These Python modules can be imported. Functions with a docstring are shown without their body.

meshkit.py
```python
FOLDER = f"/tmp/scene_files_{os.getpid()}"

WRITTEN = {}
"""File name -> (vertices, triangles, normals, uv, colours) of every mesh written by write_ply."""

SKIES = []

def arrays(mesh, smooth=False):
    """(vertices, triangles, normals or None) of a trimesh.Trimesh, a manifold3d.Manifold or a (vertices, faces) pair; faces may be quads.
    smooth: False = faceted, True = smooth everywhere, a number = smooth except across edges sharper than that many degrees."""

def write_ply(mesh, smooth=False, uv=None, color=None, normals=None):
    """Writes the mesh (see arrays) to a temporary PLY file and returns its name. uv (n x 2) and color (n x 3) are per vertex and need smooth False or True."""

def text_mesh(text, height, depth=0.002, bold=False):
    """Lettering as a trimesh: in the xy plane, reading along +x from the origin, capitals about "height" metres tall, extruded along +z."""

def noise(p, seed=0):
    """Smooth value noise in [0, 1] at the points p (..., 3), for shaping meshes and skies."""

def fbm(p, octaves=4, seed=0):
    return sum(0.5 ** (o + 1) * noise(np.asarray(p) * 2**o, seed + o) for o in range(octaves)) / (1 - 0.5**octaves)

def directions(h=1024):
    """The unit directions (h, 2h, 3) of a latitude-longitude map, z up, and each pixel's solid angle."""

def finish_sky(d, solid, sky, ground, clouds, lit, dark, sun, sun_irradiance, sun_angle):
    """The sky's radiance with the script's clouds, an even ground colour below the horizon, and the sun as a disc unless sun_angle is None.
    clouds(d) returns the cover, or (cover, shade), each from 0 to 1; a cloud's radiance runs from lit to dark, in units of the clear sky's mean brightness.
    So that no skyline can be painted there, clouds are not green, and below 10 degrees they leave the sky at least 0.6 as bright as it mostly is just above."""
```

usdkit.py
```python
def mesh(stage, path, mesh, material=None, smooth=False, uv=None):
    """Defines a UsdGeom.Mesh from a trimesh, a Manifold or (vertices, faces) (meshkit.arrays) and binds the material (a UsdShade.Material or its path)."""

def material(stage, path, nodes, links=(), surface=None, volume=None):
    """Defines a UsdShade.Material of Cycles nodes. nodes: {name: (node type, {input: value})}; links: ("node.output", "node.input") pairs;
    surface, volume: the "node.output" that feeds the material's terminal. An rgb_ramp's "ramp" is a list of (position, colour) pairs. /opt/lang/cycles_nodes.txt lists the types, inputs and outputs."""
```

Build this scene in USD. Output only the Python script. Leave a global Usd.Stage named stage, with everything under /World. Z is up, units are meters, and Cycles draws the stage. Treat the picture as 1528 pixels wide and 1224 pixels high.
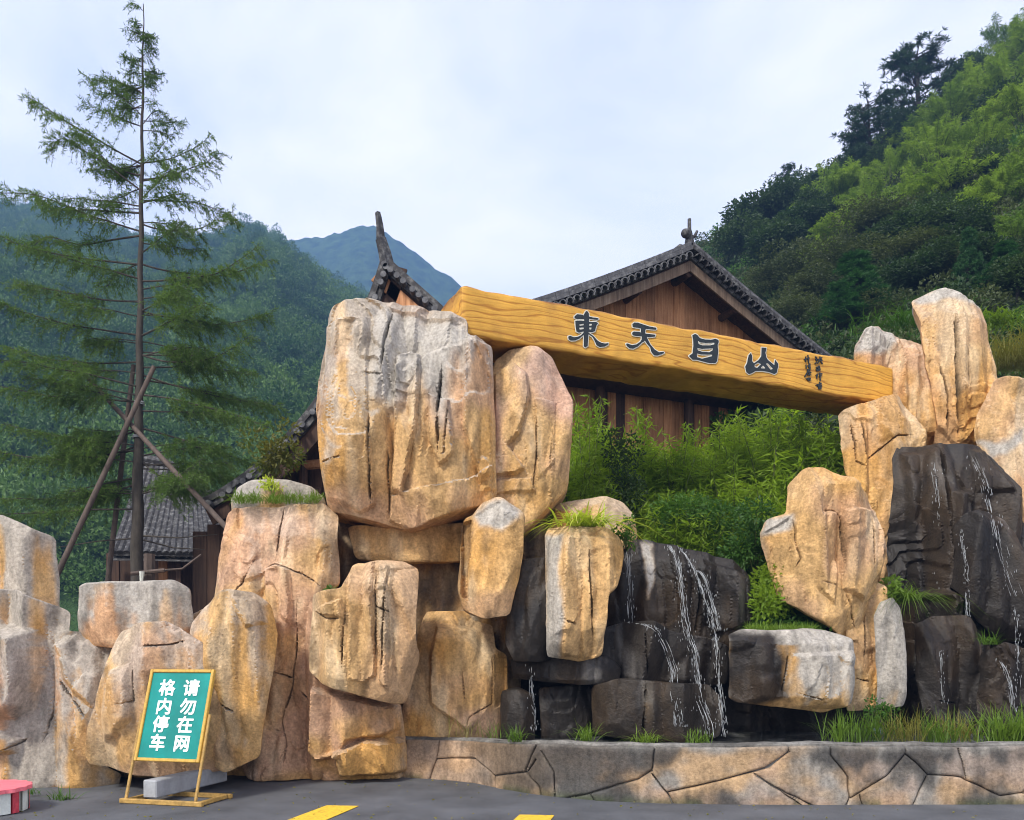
import math, random
import numpy as np
import trimesh
import shapely
from shapely.geometry import Polygon, LineString, MultiLineString, box as sbox
from shapely.ops import unary_union
from scipy.spatial import Delaunay
import meshkit, usdkit
from pxr import Usd, UsdGeom, UsdLux, UsdShade, Sdf, Gf, Vt

stage = Usd.Stage.CreateInMemory()
UsdGeom.SetStageUpAxis(stage, UsdGeom.Tokens.z)
UsdGeom.SetStageMetersPerUnit(stage, 1.0)
UsdGeom.Xform.Define(stage, '/World')
UsdGeom.Scope.Define(stage, '/World/Looks')
PI = math.pi
# ------------------------------------------------------------------ camera, sky, sun, exposure
EYE = 1.6                       # eye height; the lens is level and shifted up
FPX, CX, HZ = 1250.0, 764.0, 975.0      # focal length, optical axis and horizon in the photograph's pixels (1528 wide)
cam = UsdGeom.Camera.Define(stage, '/World/camera')
cam.CreateHorizontalApertureAttr(36.0)
cam.CreateFocalLengthAttr(FPX / 1528 * 36.0)
cam.CreateVerticalApertureOffsetAttr((HZ - 612) / 1528 * 36.0)
cam.AddTranslateOp().Set(Gf.Vec3d(0, 0, EYE))
cam.AddRotateXOp().Set(90.0)
cam.CreateClippingRangeAttr(Gf.Vec2f(0.1, 20000))
EXPOSURE = 1.66
cam.CreateExposureAttr(EXPOSURE)
SUN_AZ, SUN_EL = math.radians(214), math.radians(44)    # behind the camera, to the left
sx, sy, sz = math.sin(SUN_AZ) * math.cos(SUN_EL), math.cos(SUN_AZ) * math.cos(SUN_EL), math.sin(SUN_EL)
sky_mat = usdkit.material(stage, '/World/Looks/sky', {
    'sky': ('sky_texture', {'sky_type': 'single_scattering', 'sun_disc': False, 'sun_elevation': SUN_EL, 'sun_rotation': math.atan2(sx, sy), 'air_density': 1.0, 'aerosol_density': 2.0}),
    'tc': ('texture_coordinate', {}),
    'map': ('mapping', {'scale': (1.0, 1.0, 1.7)}),
    'n': ('noise_texture', {'scale': 2.3, 'detail': 5, 'roughness': 0.55, 'distortion': 0.6}),
    'r': ('map_range', {'from_min': 0.32, 'from_max': 0.68, 'to_min': 0.45, 'to_max': 0.93, 'clamp': True}),
    'mix': ('mix_color', {'b': (4.85, 4.6, 4.85), 'use_clamp': False}),
    'bg': ('background_shader', {'strength': 0.10})},
    [('tc.generated', 'map.vector'), ('map.vector', 'n.vector'), ('n.fac', 'r.value'), ('r.result', 'mix.fac'), ('sky.color', 'mix.a'), ('mix.result', 'bg.color')], surface='bg.background')
dome = UsdLux.DomeLight.Define(stage, '/World/sky')
UsdShade.MaterialBindingAPI.Apply(dome.GetPrim()).Bind(sky_mat)
dome.GetPrim().SetCustomDataByKey('kind', 'structure')
sun = UsdLux.DistantLight.Define(stage, '/World/sun')
sun.CreateNormalizeAttr(True)
sun.CreateIntensityAttr(0.40)
sun.CreateAngleAttr(10.0)
sun.CreateColorAttr(Gf.Vec3f(1.0, 0.95, 0.86))
zax = Gf.Vec3d(sx, sy, sz)
sun.AddTransformOp().Set(Gf.Matrix4d().SetRotate(Gf.Rotation(Gf.Vec3d(0, 0, 1), zax)))
# ------------------------------------------------------------------ helpers
used = {}
def unique(parent, name):
    k = (parent, name)
    n = used.get(k, 0)
    used[k] = n + 1
    return f'{parent}/{name}' if n == 0 else f'{parent}/{name}_{n:03d}'
def tag(prim, label=None, cat=None, group=None, kind=None):
    p = prim.GetPrim() if hasattr(prim, 'GetPrim') else prim
    for k, v in (('label', label), ('category', cat), ('group', group), ('kind', kind)):
        if v:
            p.SetCustomDataByKey(k, v)
    return p
def obj(name, mesh, mat, parent=None, smooth=False, attrs=None, label=None, cat=None, group=None, kind=None):
    """one Mesh prim; attrs: function (v, n) -> {primvar name: array}"""
    root = '/World' if parent is None else str(parent.GetPath())
    path = unique(root, name)
    v, f, n = meshkit.arrays(mesh, smooth)
    m = usdkit.mesh(stage, path, (v, f), mat)
    if n is not None:
        m.CreateNormalsAttr(Vt.Vec3fArray.FromNumpy(n.astype(np.float32)))
        m.SetNormalsInterpolation('vertex')
    if attrs is not None:
        if n is None:
            n = meshkit.arrays((v, f), True)[2]
        for k, a in attrs(v, n).items():
            a = np.asarray(a, np.float32)
            api = UsdGeom.PrimvarsAPI(m)
            if a.ndim == 2:
                api.CreatePrimvar(k, Sdf.ValueTypeNames.Color3fArray, 'vertex').Set(Vt.Vec3fArray.FromNumpy(a))
            else:
                api.CreatePrimvar(k, Sdf.ValueTypeNames.FloatArray, 'vertex').Set(Vt.FloatArray.FromNumpy(a))
    return tag(m, label, cat, group, kind)
def thing(name, label, cat, loc=(0, 0, 0), rotz=0.0, group=None, scale=None):
    x = UsdGeom.Xform.Define(stage, unique('/World', name))
    x.AddTranslateOp().Set(Gf.Vec3d(*map(float, loc)))
    if rotz:
        x.AddRotateZOp().Set(math.degrees(rotz))
    if scale is not None:
        x.AddScaleOp().Set(Gf.Vec3f(*np.broadcast_to(scale, 3).astype(float)))
    return tag(x, label, cat, group)
def copy(src, label, loc, rotz=0.0, scale=1.0, group=None, name=None):
    import re
    base = name or re.sub(r'_\d{3}$', '', src.GetName())
    cd = src.GetCustomData()
    p = thing(base, label, cd['category'], loc, rotz, group or cd.get('group'), scale)
    p.GetReferences().AddInternalReference(src.GetPath())
    p.SetInstanceable(True)
    return p
def klass(name):
    """a class prim that copies refer to (not drawn itself)"""
    UsdGeom.Scope.Define(stage, '/World/Looks')
    return stage.CreateClassPrim('/' + name)
def U(px, py, Y):
    """a point of the picture at distance Y"""
    px, py = np.asarray(px, float), np.asarray(py, float)
    return np.stack([(px - CX) / FPX * Y, np.broadcast_to(Y, px.shape).astype(float), EYE + (HZ - py) / FPX * Y], -1)
def cat_mesh(parts):
    vs, fs, k = [], [], 0
    for v, f in parts:
        v, f = np.asarray(v, float), np.asarray(f, int)
        if f.shape[1] == 4:
            f = np.vstack([f[:, [0, 1, 2]], f[:, [0, 2, 3]]])
        vs.append(v); fs.append(f + k); k += len(v)
    return np.vstack(vs), np.vstack(fs)
def vf(m):
    return np.array(m.vertices), np.array(m.faces)
def bevel_box(sx_, sy_, sz_, b=0.01, at=(0, 0, 0)):
    """a box with chamfered edges centred at 'at'"""
    h = np.array([sx_, sy_, sz_]) / 2
    b = min(b, h.min() * 0.6)
    pts = []
    for s in np.array(np.meshgrid([-1, 1], [-1, 1], [-1, 1])).T.reshape(-1, 3):
        for k in range(3):
            q = h - b
            q[k] = h[k]
            pts.append(s * q)
    m = trimesh.convex.convex_hull(np.array(pts))
    return np.array(m.vertices) + np.array(at), np.array(m.faces)
def tube(pts, r, sides=6, cap=True):
    p = np.asarray(pts, float)
    r = np.broadcast_to(np.asarray(r, float), (len(p),))
    t = np.gradient(p, axis=0)
    t /= np.linalg.norm(t, axis=1, keepdims=True) + 1e-12
    ref = np.array([0, 0, 1.0]) if abs(t[:, 2]).mean() < 0.8 else np.array([1.0, 0, 0])
    a = np.cross(t, ref); a /= np.linalg.norm(a, axis=1, keepdims=True) + 1e-12
    b = np.cross(t, a)
    an = np.arange(sides) * 2 * PI / sides
    v = p[:, None] + r[:, None, None] * (np.cos(an)[None, :, None] * a[:, None] + np.sin(an)[None, :, None] * b[:, None])
    i, j = np.meshgrid(np.arange(len(p) - 1), np.arange(sides), indexing='ij')
    q = np.stack([i * sides + j, i * sides + (j + 1) % sides, (i + 1) * sides + (j + 1) % sides, (i + 1) * sides + j], -1).reshape(-1, 4)
    f = np.vstack([q[:, [0, 2, 1]], q[:, [0, 3, 2]]])
    v = v.reshape(-1, 3)
    if cap:
        n = len(v)
        v = np.vstack([v, p[0], p[-1]])
        j = np.arange(sides)
        f = np.vstack([f, np.stack([np.full(sides, n), j, (j + 1) % sides], 1), np.stack([np.full(sides, n + 1), n - sides + (j + 1) % sides, n - sides + j], 1)])
    return v, f
def extrude(poly, d, z0=0.0):
    ms = [trimesh.creation.extrude_polygon(g, d, engine='earcut') for g in getattr(poly, 'geoms', [poly]) if g.area > 1e-7]
    v, f = cat_mesh([vf(m) for m in ms])
    v[:, 2] += z0
    return v, f
def sstep(a, b, x):
    t = np.clip((x - a) / (b - a), 0, 1)
    return t * t * (3 - 2 * t)
def fbm(p, o=4, seed=0):
    return meshkit.fbm(p, o, seed)
def f2(a, b, o=3, seed=0):
    return fbm(np.stack([a, b, np.full_like(a, seed * 7.31 + 0.5)], -1), o, seed)
# ------------------------------------------------------------------ materials
LK = '/World/Looks/'
def simple(name, col, rough=0.7, var=0.25, scale=6.0, bump=0.0, bscale=40.0, metal=0.0, stretch=(1, 1, 1), spec=0.4, col2=None):
    """a colour broken up by noise, with a little relief"""
    c = np.array(col)
    c2 = np.array(col2) if col2 is not None else c * (1 + var)
    c1 = c * (1 - var)
    nodes = {'g': ('texture_coordinate', {}), 'mp': ('mapping', {'scale': stretch}),
             'n': ('noise_texture', {'scale': scale, 'detail': 6, 'roughness': 0.65}),
             'r': ('rgb_ramp', {'ramp': [(0.3, tuple(c1)), (0.5, tuple(c)), (0.7, tuple(c2))]}),
             'p': ('principled_bsdf', {'roughness': rough, 'metallic': metal, 'specular_ior_level': spec})}
    links = [('g.object', 'mp.vector'), ('mp.vector', 'n.vector'), ('n.fac', 'r.fac'), ('r.color', 'p.base_color')]
    if bump:
        nodes['n2'] = ('noise_texture', {'scale': bscale, 'detail': 5, 'roughness': 0.6})
        nodes['b'] = ('bump', {'strength': bump, 'distance': 0.01})
        links += [('mp.vector', 'n2.vector'), ('n2.fac', 'b.height'), ('b.normal', 'p.normal')]
    return usdkit.material(stage, LK + name, nodes, links, surface='p.BSDF')
def leaf_mat(name, a, b, trans=0.35, rough=0.55, rnd=0.35, tcol=1.7, nscale=0.9):
    """leaves: colour varies by place and by plant; light shines through"""
    a, b = np.array(a), np.array(b)
    return usdkit.material(stage, LK + name, {
        'g': ('geometry', {}), 'n': ('noise_texture', {'scale': nscale, 'detail': 4, 'roughness': 0.7}),
        'wn': ('white_noise_texture', {'dimensions': '1D'}),
        'oi': ('object_info', {}),
        'm1': ('math', {'math_type': 'multiply', 'value2': rnd}),
        'm2': ('math', {'math_type': 'multiply', 'value2': 0.5}),
        'm3': ('math', {'math_type': 'add'}), 'm4': ('math', {'math_type': 'add'}),
        'm0': ('map_range', {'from_min': 0.35, 'from_max': 0.65, 'to_min': 0.0, 'to_max': 0.55, 'clamp': True}),
        'r': ('rgb_ramp', {'ramp': [(0.0, tuple(a)), (1.0, tuple(b))]}),
        'tc': ('mix_color', {'blend_type': 'multiply', 'fac': 1.0, 'b': (tcol, tcol, tcol * 0.45), 'use_clamp': False}),
        'p': ('principled_bsdf', {'roughness': rough, 'specular_ior_level': 0.3}),
        't': ('translucent_bsdf', {}), 'mix': ('mix_closure', {'fac': trans})},
        [('g.position', 'n.vector'), ('n.fac', 'm0.value'), ('g.random_per_island', 'm2.value1'), ('oi.random', 'm1.value1'),
         ('m0.result', 'm3.value1'), ('m2.value', 'm3.value2'), ('m3.value', 'm4.value1'), ('m1.value', 'm4.value2'), ('m4.value', 'r.fac'),
         ('r.color', 'p.base_color'), ('r.color', 'tc.a'), ('tc.result', 't.color'), ('p.BSDF', 'mix.closure1'), ('t.BSDF', 'mix.closure2')], surface='mix.closure')
M_rock = usdkit.material(stage, LK + 'rock', {
    'a': ('attribute', {'attribute': 'tint'}), 'w': ('attribute', {'attribute': 'wet'}),
    'g': ('geometry', {}),
    'n': ('noise_texture', {'scale': 28, 'detail': 7, 'roughness': 0.68}),
    'mp': ('mapping', {'scale': (9.0, 9.0, 2.2)}), 'ns': ('noise_texture', {'scale': 1.0, 'detail': 6, 'roughness': 0.6}),
    'r': ('map_range', {'from_min': 0.3, 'from_max': 0.7, 'to_min': 0.62, 'to_max': 1.28, 'clamp': True}),
    'r2': ('map_range', {'from_min': 0.3, 'from_max': 0.7, 'to_min': 0.68, 'to_max': 1.25, 'clamp': True}),
    'mm': ('math', {'math_type': 'multiply'}),
    'mul': ('vector_math', {'math_type': 'multiply'}),
    'ro': ('map_range', {'from_min': 0.0, 'from_max': 1.0, 'to_min': 0.90, 'to_max': 0.42, 'clamp': True}),
    'b': ('bump', {'strength': 0.75, 'distance': 0.018}),
    'p': ('principled_bsdf', {'specular_ior_level': 0.25})},
    [('g.position', 'n.vector'), ('g.position', 'mp.vector'), ('mp.vector', 'ns.vector'), ('n.fac', 'r.value'), ('ns.fac', 'r2.value'), ('r.result', 'mm.value1'), ('r2.result', 'mm.value2'),
     ('a.color', 'mul.vector1'), ('mm.value', 'mul.vector2'), ('mul.vector', 'p.base_color'), ('w.fac', 'ro.value'), ('ro.result', 'p.roughness'), ('n.fac', 'b.height'), ('b.normal', 'p.normal')], surface='p.BSDF')
M_asphalt = usdkit.material(stage, LK + 'asphalt', {
    'g': ('geometry', {}), 'n': ('noise_texture', {'scale': 160, 'detail': 3, 'roughness': 0.7}), 'n2': ('noise_texture', {'scale': 1.1, 'detail': 6, 'roughness': 0.65}),
    'r': ('rgb_ramp', {'ramp': [(0.3, (0.048, 0.050, 0.056)), (0.55, (0.090, 0.095, 0.104)), (0.72, (0.18, 0.185, 0.19))]}),
    'r2': ('map_range', {'from_min': 0.3, 'from_max': 0.7, 'to_min': 0.55, 'to_max': 1.4, 'clamp': True}), 'mul': ('vector_math', {'math_type': 'multiply'}),
    'b': ('bump', {'strength': 0.8, 'distance': 0.008}), 'p': ('principled_bsdf', {'roughness': 0.75})},
    [('g.position', 'n.vector'), ('g.position', 'n2.vector'), ('n.fac', 'r.fac'), ('n2.fac', 'r2.value'), ('r.color', 'mul.vector1'), ('r2.result', 'mul.vector2'), ('mul.vector', 'p.base_color'), ('n.fac', 'b.height'), ('b.normal', 'p.normal')], surface='p.BSDF')
M_paint = usdkit.material(stage, LK + 'road_paint', {'g': ('geometry', {}), 'n': ('noise_texture', {'scale': 26, 'detail': 8, 'roughness': 0.75}), 'r': ('rgb_ramp', {'ramp': [(0.34, (0.10, 0.095, 0.08)), (0.40, (0.55, 0.34, 0.03)), (0.5, (0.74, 0.46, 0.03)), (0.7, (0.80, 0.50, 0.05))]}), 'b': ('bump', {'strength': 0.5, 'distance': 0.006}), 'p': ('principled_bsdf', {'roughness': 0.65})},
    [('g.position', 'n.vector'), ('n.fac', 'r.fac'), ('r.color', 'p.base_color'), ('n.fac', 'b.height'), ('b.normal', 'p.normal')], surface='p.BSDF')
M_soil = simple('soil', (0.075, 0.06, 0.035), 0.95, 0.4, 3, 0.6, 20)
M_under = simple('undergrowth', (0.022, 0.035, 0.012), 0.95, 0.5, 2.0, 0.8, 9)
# sign lettering, drawn as outlines (rings in hundredths of the em)
GLYPHS = [[[[(-48,8),(-48,15),(-47,17),(-22,17),(-21,-22),(-14,-18),(-10,-19),(-10,3),(-8,5),(-16,6),(-17,7),(-17,16),(-15,17),(9,17),(8,18),(-10,19),(-12,21),(-12,27),(-10,29),(8,29),(9,30),(-13,31),(-14,33),(-14,40),(-12,42),(9,42),(9,48),(10,49),(20,49),(21,47),(22,42),(44,41),(45,39),(46,33),(44,31),(22,30),(22,29),(41,29),(42,27),(42,21),(41,19),(22,18),(22,17),(46,17),(48,15),(48,8),(47,6),(39,5),(40,3),(40,-40),(39,-43),(37,-46),(33,-47),(19,-48),(15,-39),(16,-38),(17,-37),(28,-36),(28,-33),(3,-33),(1,-47),(-8,-48),(-10,-47),(-11,-30),(-30,-46),(-32,-46),(-38,-38),(-38,-36),(-34,-30),(-34,5),(-47,6)],[(2,-21),(28,-22),(28,-20),(3,-19)],[(2,-8),(28,-8),(28,-7),(3,-6)]],[[(-42,40),(-41,41),(-37,46),(-34,47),(-19,33),(-17,31),(-17,28),(-23,22),(-26,22)]]],[[[(-49,3),(-44,10),(-36,22),(-24,49),(-14,47),(-13,46),(-16,34),(43,34),(45,31),(43,-7),(41,-30),(37,-41),(31,-46),(25,-48),(11,-47),(10,-45),(7,-36),(9,-35),(25,-35),(27,-33),(30,-11),(32,21),(23,21),(18,1),(11,-18),(1,-36),(-11,-47),(-19,-41),(-19,-39),(-9,-27),(1,-11),(8,10),(10,21),(0,20),(-7,2),(-14,-12),(-24,-26),(-35,-37),(-37,-37),(-42,-32),(-44,-30),(-44,-28),(-33,-17),(-26,-7),(-18,7),(-13,21),(-22,21),(-28,10),(-39,-5),(-41,-5),(-48,0)]]],[[[(-48,-8),(-35,5),(-24,21),(-45,22),(-46,32),(-45,34),(-18,34),(-12,49),(-9,49),(-1,46),(-1,44),(-4,34),(45,34),(46,32),(46,24),(45,22),(19,21),(20,2),(41,2),(42,0),(42,-8),(41,-10),(20,-10),(20,-34),(45,-34),(46,-37),(46,-43),(45,-46),(-17,-46),(-19,-45),(-19,-35),(-17,-34),(7,-34),(7,-10),(-14,-9),(-15,1),(-13,2),(7,2),(8,21),(-9,21),(-20,3),(-20,-45),(-22,-48),(-31,-48),(-33,-47),(-33,-13),(-42,-18),(-45,-16),(-48,-10)]]],[[[(-44,42),(-42,43),(43,42),(44,-38),(42,-43),(39,-46),(30,-48),(19,-48),(17,-47),(14,-39),(14,-37),(16,-36),(31,-35),(31,-23),(24,-27),(16,-16),(8,-29),(2,-36),(1,-36),(-7,-31),(-7,-29),(-4,-25),(-6,-23),(-12,-15),(-19,-27),(-25,-35),(-28,-35),(-31,-34),(-31,-46),(-33,-48),(-42,-48),(-43,-47)],[(-30,31),(-31,21),(-27,23),(-25,22),(-16,12),(-11,29),(-2,28),(-1,27),(-1,21),(4,22),(13,12),(17,28),(20,29),(27,28),(28,24),(22,-1),(30,-15),(31,-15),(31,31)],[(-6,-1),(2,-15),(3,-15),(9,-2),(-2,12)],[(-31,-21),(-30,-21),(-26,-16),(-20,-3),(-30,11)]]],[[[(-49,-21),(-49,-18),(-40,-2),(-34,15),(-35,15),(-46,16),(-47,18),(-47,25),(-46,27),(-33,28),(-32,48),(-23,50),(-21,48),(-20,28),(-7,27),(0,36),(6,48),(8,49),(17,46),(18,44),(16,39),(34,39),(41,35),(40,29),(35,20),(27,8),(34,3),(50,-5),(50,-7),(45,-13),(41,-15),(41,-46),(39,-48),(30,-48),(28,-44),(6,-44),(4,-48),(-5,-48),(-6,-46),(-7,-16),(-13,-17),(-18,-10),(-19,-5),(-20,-46),(-22,-48),(-31,-48),(-32,-46),(-33,-15),(-34,-15),(-39,-25),(-43,-29),(-45,-28)],[(6,-32),(28,-32),(28,-18),(6,-18)],[(10,26),(18,16),(25,26),(11,27)],[(12,-6),(12,-6),(24,-6),(18,-1)],[(-20,15),(-7,-2),(0,1),(9,8),(2,17),(-7,9),(-10,9),(-16,15)]]],[[[(-42,31),(-41,32),(-6,32),(-6,48),(-5,49),(6,48),(7,32),(41,32),(43,29),(43,-37),(40,-44),(36,-47),(30,-48),(16,-48),(15,-46),(12,-39),(13,-36),(30,-35),(30,-23),(29,-23),(25,-26),(23,-26),(14,-16),(1,-3),(-7,-14),(-18,-24),(-24,-28),(-26,-27),(-30,-25),(-31,-47),(-33,-48),(-41,-48),(-42,-47)],[(5,10),(29,-14),(30,-14),(30,19),(6,19)],[(-30,-16),(-28,-15),(-21,-10),(-13,-2),(-8,9),(-7,19),(-30,19)]]],[[[(-49,6),(-36,25),(-25,49),(-15,46),(-15,40),(5,40),(4,46),(10,49),(14,50),(20,40),(46,40),(47,38),(47,30),(46,29),(39,28),(39,5),(37,4),(-11,4),(-12,5),(-12,28),(-20,29),(-24,21),(-24,-46),(-26,-48),(-35,-48),(-36,-47),(-37,1),(-38,1),(-42,-3),(-43,-3)],[(-1,15),(26,15),(27,17),(0,18)]],[[(-21,-18),(-21,1),(-20,2),(46,2),(47,1),(47,-17),(46,-18),(39,-19),(37,-22),(20,-22),(19,-40),(18,-43),(14,-47),(-4,-48),(-5,-47),(-8,-40),(-7,-37),(7,-36),(7,-22),(-11,-22),(-13,-19),(-20,-18)],[(-10,-10),(35,-11),(36,-9),(-9,-8)]]],[[[(-46,-18),(-44,-17),(-2,-16),(-2,-7),(-27,-7),(-32,-8),(-35,-7),(-38,3),(-34,8),(-26,22),(-44,23),(-45,32),(-43,34),(-20,35),(-14,48),(-10,50),(-1,46),(-1,45),(-4,35),(43,34),(44,33),(45,24),(44,23),(9,21),(11,19),(11,6),(37,5),(38,3),(38,-4),(37,-6),(11,-7),(11,-16),(45,-17),(46,-18),(46,-28),(11,-29),(11,-47),(10,-48),(0,-48),(-2,-46),(-2,-29),(-45,-29),(-46,-27)],[(-20,6),(-19,6),(-2,6),(-2,18),(0,22),(-11,22)]]]]
# ------------------------------------------------------------------ rock builder
def seg_dist(x, z, pts, closed=False):
    pts = np.asarray(pts, float)
    a = pts if closed else pts[:-1]
    b = np.roll(pts, -1, 0) if closed else pts[1:]
    best = np.full(x.shape, 1e9)
    for (ax, az), (bx, bz) in zip(a, b):
        dx, dz = bx - ax, bz - az
        t = np.clip(((x - ax) * dx + (z - az) * dz) / (dx * dx + dz * dz + 1e-12), 0, 1)
        best = np.minimum(best, (x - ax - t * dx) ** 2 + (z - az - t * dz) ** 2)
    return np.sqrt(best)
def resample(ring, step):
    p = np.asarray(ring, float)
    p = np.vstack([p, p[:1]])
    L = np.concatenate([[0], np.cumsum(np.linalg.norm(np.diff(p, axis=0), axis=1))])
    n = max(6, int(L[-1] / step))
    s = np.arange(n) * L[-1] / n
    return np.stack([np.interp(s, L, p[:, 0]), np.interp(s, L, p[:, 1])], 1)
def sheet(poly, res, rings=(0, .012, .04, .09, .15), seed=0, extra=None):
    """points over a polygon, dense along its edge, and triangles; the first nb points are the edge in order"""
    rng = np.random.default_rng(seed)
    edge = resample(np.array(poly.exterior.coords)[:-1], res * 0.9)
    pts, keep = [edge], res * 0.45
    last = 0
    for d in rings[1:]:
        g = poly.buffer(-d, join_style=2)
        for q in getattr(g, 'geoms', [g]):
            if not q.is_empty and q.area > res * res * 4:
                pts.append(resample(np.array(q.exterior.coords)[:-1], res))
                last = d
    g = poly.buffer(-(last + res * 0.6))
    if not g.is_empty:
        x0, z0, x1, z1 = g.bounds
        X, Z = np.meshgrid(np.arange(x0, x1, res), np.arange(z0, z1, res * 0.87))
        X[1::2] += res / 2
        X = X + rng.uniform(-.22, .22, X.shape) * res; Z = Z + rng.uniform(-.22, .22, Z.shape) * res
        ok = shapely.contains_xy(g, X.ravel(), Z.ravel())
        pts.append(np.stack([X.ravel()[ok], Z.ravel()[ok]], 1))
    if extra is not None and len(extra):
        from scipy.spatial import cKDTree
        core = poly.buffer(-.008)
        extra = extra[shapely.contains_xy(core, extra[:, 0], extra[:, 1])]
        if len(extra):
            near = cKDTree(extra)
            for k in range(1, len(pts)):
                pts[k] = pts[k][near.query(pts[k])[0] > res * .5]
            pts.append(extra)
    p = np.vstack(pts)
    f = Delaunay(p).simplices
    c = p[f].mean(1)
    f = f[shapely.contains_xy(poly, c[:, 0], c[:, 1])]
    A = (p[f[:, 1], 0] - p[f[:, 0], 0]) * (p[f[:, 2], 1] - p[f[:, 0], 1]) - (p[f[:, 1], 1] - p[f[:, 0], 1]) * (p[f[:, 2], 0] - p[f[:, 0], 0])
    f = f[np.abs(A) > 1e-10]; A = A[np.abs(A) > 1e-10]
    f[A < 0] = f[A < 0][:, ::-1]
    return p, f, len(edge)
OCHRE, AMBER, PINK, GREY, PALE = np.array([.55, .345, .150]), np.array([.53, .290, .088]), np.array([.50, .31, .215]), np.array([.36, .33, .285]), np.array([.62, .485, .31])
BLACK = np.array([.013, .011, .0095])
def wander(Q, amp, seed, closed=False):
    """a line made uneven"""
    Q = np.asarray(Q, float)
    if closed: Q = np.vstack([Q, Q[:1]])
    L = np.concatenate([[0], np.cumsum(np.linalg.norm(np.diff(Q, axis=0), axis=1))])
    s = np.linspace(0, L[-1], max(3, int(L[-1] / .035)))
    p = np.stack([np.interp(s, L, Q[:, 0]), np.interp(s, L, Q[:, 1])], 1)
    k = np.sin(PI * np.linspace(0, 1, len(s)))[:, None] ** .3
    n = np.stack([f2(p[:, 0] * 5, p[:, 1] * 5, 3, seed) - .5, f2(p[:, 0] * 5 + 9, p[:, 1] * 5, 3, seed + 1) - .5], 1)
    return p + n * 2 * amp * k
def crack_mask(x, z, Q, wid, seed):
    """1 inside a crack whose width swells, thins and dies out at its ends"""
    from scipy.spatial import cKDTree
    s = np.linspace(0, 1, len(Q) * 4)
    P_ = np.stack([np.interp(s, np.linspace(0, 1, len(Q)), Q[:, k]) for k in range(2)], 1)
    d, i = cKDTree(P_).query(np.stack([x, z], 1))
    w = wid * (.35 + 1.5 * np.clip(f2(P_[:, 0] * 6, P_[:, 1] * 6, 2, seed) - .1, 0, 1)) * np.clip(np.minimum(s, 1 - s) * 7, .12, 1)
    wi = w[i]
    return 1 - sstep(wi * .4, wi * 1.5, d), np.clip(wi / wid, 0, 1)
def crack_lines(cracks, Y, seed):
    out = []
    for i, cr in enumerate(cracks):
        pts, wid, dep = cr if isinstance(cr, tuple) else (cr, .010, .04)
        out.append((wander(U(*np.array(pts, float).T, Y)[:, [0, 2]], .016, seed + 51 + i), wid * .8, dep))
    return out
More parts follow.
